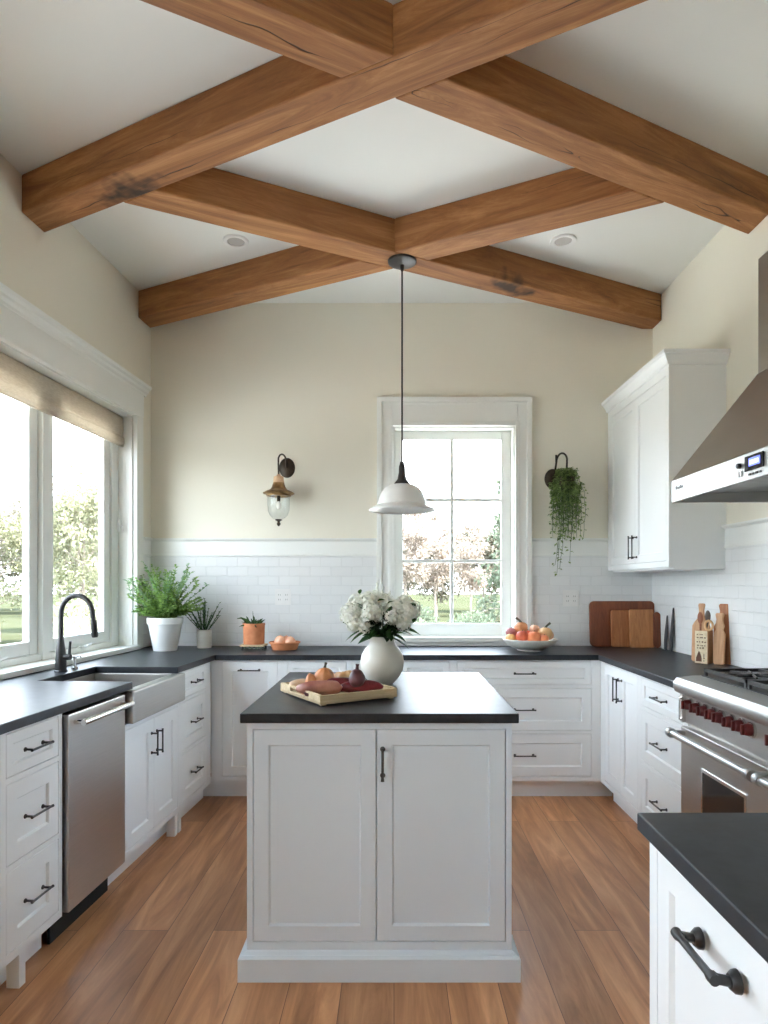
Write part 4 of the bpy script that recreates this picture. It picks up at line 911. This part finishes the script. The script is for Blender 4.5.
# ------------------------------------------------------------ paddle boards and utensil holder on the right counter
UR = math.radians(-48)
def ul(x_, y_): c_, s_ = math.cos(UR), math.sin(UR); return (1.775+c_*x_-s_*y_, 3.70+s_*x_+c_*y_)
def paddle(x_, y_, w_, h_, hh, hw2, t_, mt, lab, tilt=-.06):
    p_ = ul(x_, y_); th = thing('paddle_board', lab, 'cutting board', (p_[0], p_[1], CT), UR, 'wooden paddle boards by the range'); th.rotation_euler = (tilt, 0, UR)
    a = [(-w_/2, .008), (-w_/2+.01, 0), (w_/2-.01, 0), (w_/2, .008), (w_/2, h_-.03), (w_/2-.012, h_-.008), (hw2+.006, h_+.012), (hw2, h_+.03), (hw2*.9, h_+hh*.6), (hw2*1.15, h_+hh*.9), (hw2*.9, h_+hh), (-hw2*.9, h_+hh), (-hw2*1.15, h_+hh*.9), (-hw2*.9, h_+hh*.6), (-hw2, h_+.03), (-hw2-.006, h_+.012), (-w_/2+.012, h_-.008), (-w_/2, h_-.03)]
    xzprism(a, 0, t_).build('board', M[mt], th, bevel=.004)
paddle(-.075, .035, .10, .235, .10, .016, .016, 'board_light', 'pale wooden paddle board at the left of the utensil holder')
paddle(.055, .03, .115, .235, .10, .028, .02, 'board_mid', 'darker wooden paddle board with a thick handle, rear right of the utensil holder')
paddle(.050, -.022, .062, .20, .085, .020, .016, 'board_light', 'narrow pale wooden paddle board in front at the right of the utensil holder')
p_ = ul(-.032, -.012)
uh = thing('utensil_holder', 'cream printed wooden utensil box between the paddle boards', 'utensil holder', (p_[0], p_[1], CT), UR)
q = MB(); a_, h_ = .036, .185
q.box(-a_, a_, -a_, -a_+.006, 0, h_).box(-a_, a_, a_-.006, a_, 0, h_).box(-a_, -a_+.006, -a_+.006, a_-.006, 0, h_).box(a_-.006, a_, -a_+.006, a_-.006, 0, h_).box(-a_, a_, -a_, a_, 0, .006)
q.build('box', M['board_light'], uh, bevel=.002)
MB().box(-a_+.002, a_-.002, -a_-.0015, -a_, .002, h_-.002).build('printed_label', simple('cream print', lin(222, 204, 168), lin(234, 220, 190), rough=.7, scale=60), uh)
q = MB(); random.seed(3); yy = -a_-.002
for (z_, n_) in ((.160, 3), (.142, 4), (.118, 4), (.098, 4), (.084, 3)):
    for i in range(n_): x_ = -.022+i*.013+random.uniform(-.003, .003); q.box(x_, x_+random.uniform(.005, .010), yy, yy+.0008, z_, z_+random.uniform(.003, .008))
q.add([(-.028, yy, .012), (.004, yy, .012), (.004, yy, .03), (-.001, yy, .05), (-.007, yy, .066), (-.013, yy, .07), (-.02, yy, .05), (-.027, yy, .032)], [tuple(range(8))])
q.box(.014, .018, yy, yy+.0008, .03, .055).box(.012, .021, yy, yy+.0008, .028, .032).box(.014, .017, yy, yy+.0008, .012, .022)
q.build('printing', simple('brown print', lin(96, 64, 50), lin(120, 84, 66), rough=.8), uh)
def spoon(x_, y_, h_, mt, lab, tx=0, name='wooden_spoon'):
    p_ = ul(-.032+x_, -.012+y_); th = thing(name, lab, 'spoon', (p_[0], p_[1], CT+.007), UR, 'utensils in the cream box')
    MB().tube([(0, 0, 0), (tx*.5, 0, h_*.5), (tx*.8, 0, h_*.78)], [.005, .005, .006], 8).build('handle', M[mt], th, smooth=True)
    MB().blob((tx, 0, h_*.90), (.016, .007, .034)).build('bowl', M[mt], th, smooth=True)
spoon(-.016, 0, .275, 'spoon', 'reddish wooden spoon standing in the utensil box', -.004)
spoon(.012, .008, .285, 'spoondark', 'dark grey-brown spoon standing in the utensil box', .006)
p_ = ul(-.032+.024, -.012-.012)
sk_ = thing('slotted_spoon', 'pale spoon with a round pierced head in the utensil box', 'spoon', (p_[0], p_[1], CT+.007), UR, 'utensils in the cream box')
MB().tube([(0, 0, 0), (.004, 0, .16), (.006, 0, .18)], .004, 8).build('handle', M['board_light'], sk_, smooth=True)
rg_ = MB(); pts = [(.008+.021*math.cos(2*PI*i/24), 0, .207+.026*math.sin(2*PI*i/24)) for i in range(25)]; rg_.tube(pts, .007, 8, caps=False); rg_.tube([(.004, 0, .19), (.012, 0, .225)], .004, 6)
rg_.build('head', M['f_tan'], sk_, smooth=True)

# ------------------------------------------------------------ vase of white flowers
va_ = thing('flower_vase', 'round off-white ceramic vase holding white flowers on the island', 'vase', (-.053, 2.95, CT), 0)
MB().lathe([(0, 0), (.046, 0), (.052, .004), (.074, .028), (.092, .06), (.098, .095), (.092, .130), (.076, .158), (.060, .175), (.055, .19), (.057, .205), (.060, .212), (.055, .212), (.050, .200), (.050, .18), (.06, .165)], n=56).build('body', M['ceramic'], va_, smooth=True)
bo = thing('flower_bouquet', 'bunch of white hydrangea-like flowers with dark leaves in the vase', 'flowers', (-.053, 2.95, CT), 0)
random.seed(21)
heads = [(-.135, -.02, .31, .052), (-.105, .03, .36, .045), (-.045, -.045, .315, .050), (-.075, -.05, .27, .040), (.005, .03, .36, .045), (.055, -.01, .335, .045), (.105, -.02, .315, .050), (.135, .02, .33, .042), (.045, -.06, .30, .035), (-.12, -.05, .27, .035), (.10, .04, .36, .038), (-.03, .05, .38, .038), (-.06, .0, .375, .036), (.09, -.05, .275, .036)]
stm = MB()
for (x_, y_, z_, r) in heads:
    stm.tube([(x_*.2, y_*.2, .15), (x_*.45, y_*.45, .22), (x_, y_, z_)], .003, 6)
    h = MB()
    n = int(70*(r/.045)**2)
    for i in range(n):
        th = math.acos(1-2*(i+.5)/n); a = i*2.39996; d = Vector((math.sin(th)*math.cos(a), math.sin(th)*math.sin(a), math.cos(th)))
        c_ = Vector((x_, y_, z_))+d*r*random.uniform(.78, 1.08); t1 = d.orthogonal().normalized(); t2 = d.cross(t1); s0 = random.uniform(0, 2)
        for k in range(4):
            an = s0+k*PI/2; e_ = t1*math.cos(an)+t2*math.sin(an); f_ = t1*math.cos(an+.8)+t2*math.sin(an+.8); g_ = t1*math.cos(an-.8)+t2*math.sin(an-.8)
            s_ = random.uniform(.008, .012); h.add([c_, c_+f_*s_*.75+d*.002, c_+e_*s_*1.25+d*.004, c_+g_*s_*.75+d*.002], [(0, 1, 2, 3)])
    h.blob((x_, y_, z_), (r*.72, r*.72, r*.68), 10, 7)
    h.build('flower_head', M['petal'], bo)
stm.build('stems', M['leafdark'], bo)
lf = MB()
def bigleaf(mb, p, d, L_, w_):
    p = Vector(p); d = Vector(d).normalized(); s_ = d.cross(Vector((0, 0, 1))).normalized(); s_ = Matrix.Rotation(random.uniform(-.6, .6), 3, d) @ s_; nr = s_.cross(d)
    prof = [(0, .0), (.18, .35), (.42, .5), (.7, .38), (.9, .14), (1, 0)]; vs = []
    for t, wv in prof:
        c_ = p+d*L_*t-Vector((0, 0, L_*.25*t*t)); vs += [c_-s_*w_*wv+nr*w_*wv*.3, c_, c_+s_*w_*wv+nr*w_*wv*.3]
    fs = []
    for i in range(len(prof)-1): fs += [(i*3, i*3+1, i*3+4, i*3+3), (i*3+1, i*3+2, i*3+5, i*3+4)]
    mb.add(vs, fs)
for i in range(58):
    a = random.uniform(0, 2*PI); el = random.uniform(-.25, .9); r0 = .03
    bigleaf(lf, (r0*math.cos(a), r0*math.sin(a), random.uniform(.20, .30)), (math.cos(a)*math.cos(el), math.sin(a)*math.cos(el), math.sin(el)), random.uniform(.07, .115), random.uniform(.038, .056))
for (x_, z_, d) in ((-.07, .25, (-1, -.3, -.35)), (-.055, .24, (-.9, -.5, -.3)), (.075, .25, (1, -.3, -.05)), (.05, .24, (1, -.5, .05)), (.02, .27, (.2, -.6, .6)), (.03, .29, (.1, -.5, .8))): bigleaf(lf, (x_, -.03, z_), d, .10, .042)
for (x_, y_, z_) in ((-.085, -.05, .345), (-.02, -.03, .37), (.025, -.05, .36), (-.10, .0, .40), (.15, -.02, .345), (-.15, -.03, .26), (.14, -.05, .275)): bigleaf(lf, (x_, y_, z_), (random.uniform(-1, 1), -.3, .4), .04, .02)
lf.build('leaves', M['leafdark'], bo)
sp_ = MB()
for (x_, y_, h_) in ((-.02, .0, .455), (.0, .02, .43), (.03, .01, .41)):
    sp_.tube([(x_*.5, y_, .25), (x_, y_, h_)], .0018, 5)
    for k in range(10): sp_.blob((x_+random.uniform(-.006, .006), y_+random.uniform(-.006, .006), h_-k*.008), (.005, .005, .006), 6, 4)
sp_.build('flower_spike', M['petal'], bo)

# ------------------------------------------------------------ tray on the island
TZ = math.radians(32); ta = .33; tb = .375
tr = thing('wooden_tray', 'pale wooden serving tray with slotted sides on the island', 'tray', (-.268, 2.395, CT), TZ)
q = MB().box(0, ta, 0, tb, .008, .016); q.build('tray_base', M['traywood'], tr)
for sx, sy in ((.01, .01), (ta-.03, .01), (.01, tb-.03), (ta-.03, tb-.03)): MB().box(sx, sx+.02, sy, sy+.02, 0, .0085).build('foot', M['traywood'], tr)
MB().box(0, ta, 0, .010, .006, .040).build('front_side', M['traywood'], tr, bevel=.002)
MB().box(0, ta, tb-.010, tb, .006, .040).build('rear_side', M['traywood'], tr, bevel=.002)
for x_ in (0, ta-.010):
    MB().box(x_, x_+.010, .0101, tb-.0101, .006, .020).box(x_, x_+.010, .0101, .10, .020, .034).box(x_, x_+.010, tb-.10, tb-.0101, .020, .034).box(x_-.001, x_+.011, .0101, tb-.0101, .034, .042).build('slotted_side', M['traywood'], tr, bevel=.001)
g = 'vegetables on the wooden tray'
ZT = CT+.0165
def veg(name, lab, cat, loc, r, mt, rz=0, fn=None, stem=None, jit=.08, tilt=0, sm='stem'):
    o = thing(name, lab, cat, loc, rz, g); o.rotation_euler = (0, tilt, rz)
    MB().blob((0, 0, 0), r, 30, 20, jit=jit, seed=loc[0]*31, fn=fn).build('skin', M[mt], o, smooth=True)
    if stem: MB().tube(*stem).build('stem', M[sm], o, smooth=True)
    return o
taper = lambda d, a, th: (1-.25*d.x) if True else 1
veg('sweet_potato', 'long pinkish-brown sweet potato at the front of the tray', 'sweet potato', (-.262, 2.535, ZT+.030), (.088, .032, .030), 'f_sweet', rz=.15, fn=taper, jit=.15)
veg('beetroot', 'long dark red root at the right front of the tray', 'root vegetable', (-.110, 2.585, ZT+.027), (.085, .028, .027), 'f_beet', rz=.12, fn=lambda d, a, th: 1-.2*d.x, jit=.06)
veg('sweet_potato', 'dark reddish root lying behind the front sweet potato', 'sweet potato', (-.20, 2.638, ZT+.028), (.07, .028, .028), 'f_beet', rz=.3, fn=taper, jit=.1)
veg('fig', 'dark purple fig with an upright stem on top of the red roots', 'fig', (-.143, 2.545, ZT+.062), (.032, .032, .030), 'f_fig', fn=lambda d, a, th: 1+.35*max(0, d.z)**4, stem=([(0, 0, .034), (.001, 0, .05), (.002, 0, .058)], [.008, .006, .008], 10), sm='f_fig')
veg('onion', 'golden-brown onion with a dark top in the middle of the tray', 'onion', (-.280, 2.66, ZT+.046), (.043, .043, .043), 'f_onion', fn=onionfn, stem=([(0, 0, .040), (.003, 0, .056), (.006, 0, .066)], [.007, .004, .006], 8))
veg('shallot', 'small brown shallot standing left of the golden onion', 'shallot', (-.332, 2.635, ZT+.042), (.022, .022, .038), 'f_onion', fn=lambda d, a, th: 1-.2*max(0, d.z))
veg('gourd', 'lumpy orange gourd right of the golden onion', 'gourd', (-.195, 2.70, ZT+.036), (.055, .036, .036), 'f_tan', jit=.25, fn=lambda d, a, th: 1+.05*math.cos(6*a))
veg('squash_slice', 'pale tan squash piece at the back left of the tray', 'squash', (-.375, 2.66, ZT+.024), (.048, .026, .023), 'f_bread', rz=.2, jit=.1)
veg('shallot', 'tiny dark shallot at the left slot of the tray', 'shallot', (-.328, 2.51, ZT+.014), (.014, .012, .013), 'f_fig')

# ------------------------------------------------------------ outside
S(MB().box(-90, 90, YF-60, 130, -.62, -.6).build('ground', M['grassm']))['label'] = 'pale green lawn outside the windows'
S(MB().box(-12, XW(YF)-.5, -8, 16, -.6, -.25).box(XW(YF)-.5, 8, YB+.25, 16, -.6, -.25).build('reflector', M['stone']))['label'] = 'pale stone terrace added unseen around the house to bounce daylight indoors'  # unseen slab added so its pale top bounces daylight onto ceiling and walls
random.seed(77)
def tree_proto(name, label, h, cw, mt, nleaf, leafs, seed, trunk=.09, spread=.6, dense=1.0, loc=(0, 0, 0), con=False, grp='trees beyond the lawn'):
    random.seed(seed); o = thing(name, label, 'tree', loc, 0, grp)
    st_ = MB(); lf = MB(); tips = []
    st_.tube([(0, 0, -.1), (random.uniform(-.1, .1), 0, h*.35), (random.uniform(-.2, .2), random.uniform(-.2, .2), h*.7), (0, 0, h*.96)], [trunk, trunk*.75, trunk*.45, trunk*.1], 7)
    nb_ = 34
    for i in range(nb_):
        t = random.uniform(.12 if con else .28, .95); z_ = h*t; a = random.uniform(0, 2*PI)
        R_ = cw*((1-t)*1.05+.05) if con else cw*math.sqrt(max(.05, 1-((t-.6)/.5)**2))*random.uniform(.6, 1.05)
        up = -.1 if con else random.uniform(.2, .8)
        b = Vector((math.cos(a)*R_, math.sin(a)*R_, z_+R_*up)); p = Vector((0, 0, z_)); mid = (p+b)/2+Vector((random.uniform(-.15, .15), random.uniform(-.15, .15), random.uniform(-.1, .2)))
        st_.tube([p, mid, b], [trunk*.32, trunk*.18, trunk*.05], 5, caps=False)
        for j in range(5):
            q0 = p.lerp(b, random.uniform(.35, 1)); q1 = q0+Vector((random.uniform(-1, 1), random.uniform(-1, 1), random.uniform(-.3, .9)))*R_*.35; st_.tube([q0, q1], [trunk*.08, trunk*.03], 4, caps=False); tips.append((q0, q1))
        tips.append((p.lerp(b, .4), b))
    for i in range(nleaf):
        q0, q1 = random.choice(tips); q = q0.lerp(q1, random.random())+Vector((random.gauss(0, 1), random.gauss(0, 1), random.gauss(0, 1)))*cw*.10*dense
        lf.leaf(q, (random.uniform(-1, 1), random.uniform(-1, 1), random.uniform(-1, .6)), leafs*random.uniform(.7, 1.3), leafs*.7)
    st_.build('trunk', M['bark'], o); lf.build('crown', M[mt], o)
    return o
tA = tree_proto('young_tree', 'thin tan-budded tree at the left of the back window view', 5.4, 1.0, 'tree_tan', 3400, .14, 1, trunk=.07, loc=(.5, 25, -.6), dense=1.3)
tB = tree_proto('leafy_tree', 'pale green leafing tree seen through the right sash of the left window', 5.2, 1.5, 'tree_green', 4200, .16, 2, trunk=.08, loc=(-10.2, 21.5, -.6), dense=1.2)
tC = tree_proto('conifer', 'pale green conifer at the right of the back window view', 5.6, 1.4, 'tree_dark', 3600, .15, 3, trunk=.09, loc=(3.75, 21.2, -.6), con=True, grp='conifers beyond the lawn')
for (src, x_, y_, s_, lab) in ((tA, 1.75, 27.6, .9, 'thin tan-budded tree in the middle of the back window view'), (tA, 2.9, 25.2, .8, 'short tan-budded tree beside the conifer in the back window view'),
    (tA, 5.4, 27.5, 1.0, 'tan-budded tree behind the conifer in the back window view'), (tA, -1.5, 27, 1.0, 'tan-budded tree hidden left of the back window view'),
    (tA, -9.4, 25.5, 1.15, 'tan-budded tree at the right edge of the left window view'), (tB, -13.4, 22.4, .85, 'pale green tree seen through the left sash of the left window'),
    (tB, -13.0, 27.4, 1.1, 'tall pale green tree behind the mullion of the left window'), (tB, -17.6, 23, 1.0, 'pale green tree at the far left of the left window view')):
    copy_tree(src, None, lab, (x_, y_, -.6), x_*3).scale = (s_, s_, s_)
tD = tree_proto('broad_tree', 'hazy broad distant tree at the far right of the back window', 5.2, 2.6, 'tree_far', 5200, .30, 8, trunk=.10, loc=(9.5, 40, -.6), dense=1.3, grp='distant trees')
random.seed(9)
for (src, x_, y_, s_, wh) in ((tD, -4.5, 46, 1.0, 'left of the back window view'), (tD, 2.6, 40, .72, 'in the middle of the back window'), (tD, 6.4, 47, .95, 'at the right of the back window'), (tD, -17, 40, .95, 'at the right edge of the left window'),
    (tD, -22.2, 44, 1.1, 'behind the faucet window sash'), (tD, -28.5, 43, 1.1, 'at the left edge of the left window'), (tD, -27, 50, 1.3, 'behind the mullion of the left window'), (tD, .6, 54, .8, 'at the left of the back window')):
    c_ = copy_tree(src, None, 'hazy pale distant tree, '+wh, (x_, y_, -.6), x_*2); c_.scale = (s_, s_, s_); c_['group'] = 'distant trees'
for i, (x_, y_, r, lab) in enumerate(((2.15, 18.6, .7, 'rounded shrub below the conifer in the back window view'), (3.15, 15.6, .5, 'low shrub at the lower right of the back window view'), (-7.9, 16.5, .95, 'rounded shrub seen behind the faucet'), (.55, 20, .8, 'wide shrub at the lower left of the back window view'))):
    random.seed(40+i); o = thing('shrub', lab, 'shrub', (x_, y_, -.6), 0, 'shrubs on the lawn'); lf = MB()
    for k in range(1800):
        d = Vector((random.gauss(0, 1), random.gauss(0, 1), random.gauss(0, 1))).normalized(); q = Vector((d.x*r, d.y*r, r*.8+d.z*r*.85))*random.uniform(.75, 1.03)
        if q.z > 0: lf.leaf(q, d+Vector((random.uniform(-.8, .8), random.uniform(-.8, .8), .3)), .12, .07)
    lf.blob((0, 0, r*.62), (r*.72, r*.72, r*.62), 12, 8); lf.build('foliage', M['tree_dark'] if i != 2 else M['tree_green'], o)
random.seed(60)
hg = thing('hedge', 'clipped green hedge outside the left window', 'hedge', (-7.6, 7.2, -.6), 0); lf = MB()
for k in range(5200):
    x_ = random.uniform(-1.2, 1.2); y_ = random.uniform(-3.2, 3.2); z_ = random.uniform(0, 1.35)
    f_ = random.choice((0, 1, 2, 3)); 
    if f_ == 0: z_ = 1.32+random.uniform(-.06, .06)
    elif f_ == 1: x_ = 1.2+random.uniform(-.06, .06)
    elif f_ == 2: y_ = -3.2
    else: y_ = 3.2
    lf.leaf((x_, y_, z_), (random.uniform(-1, 1), random.uniform(-1, 1), random.uniform(-.2, 1)), .10, .06)
lf.box(-1.15, 1.15, -3.15, 3.15, 0, 1.28); lf.build('foliage', M['hedge'], hg)
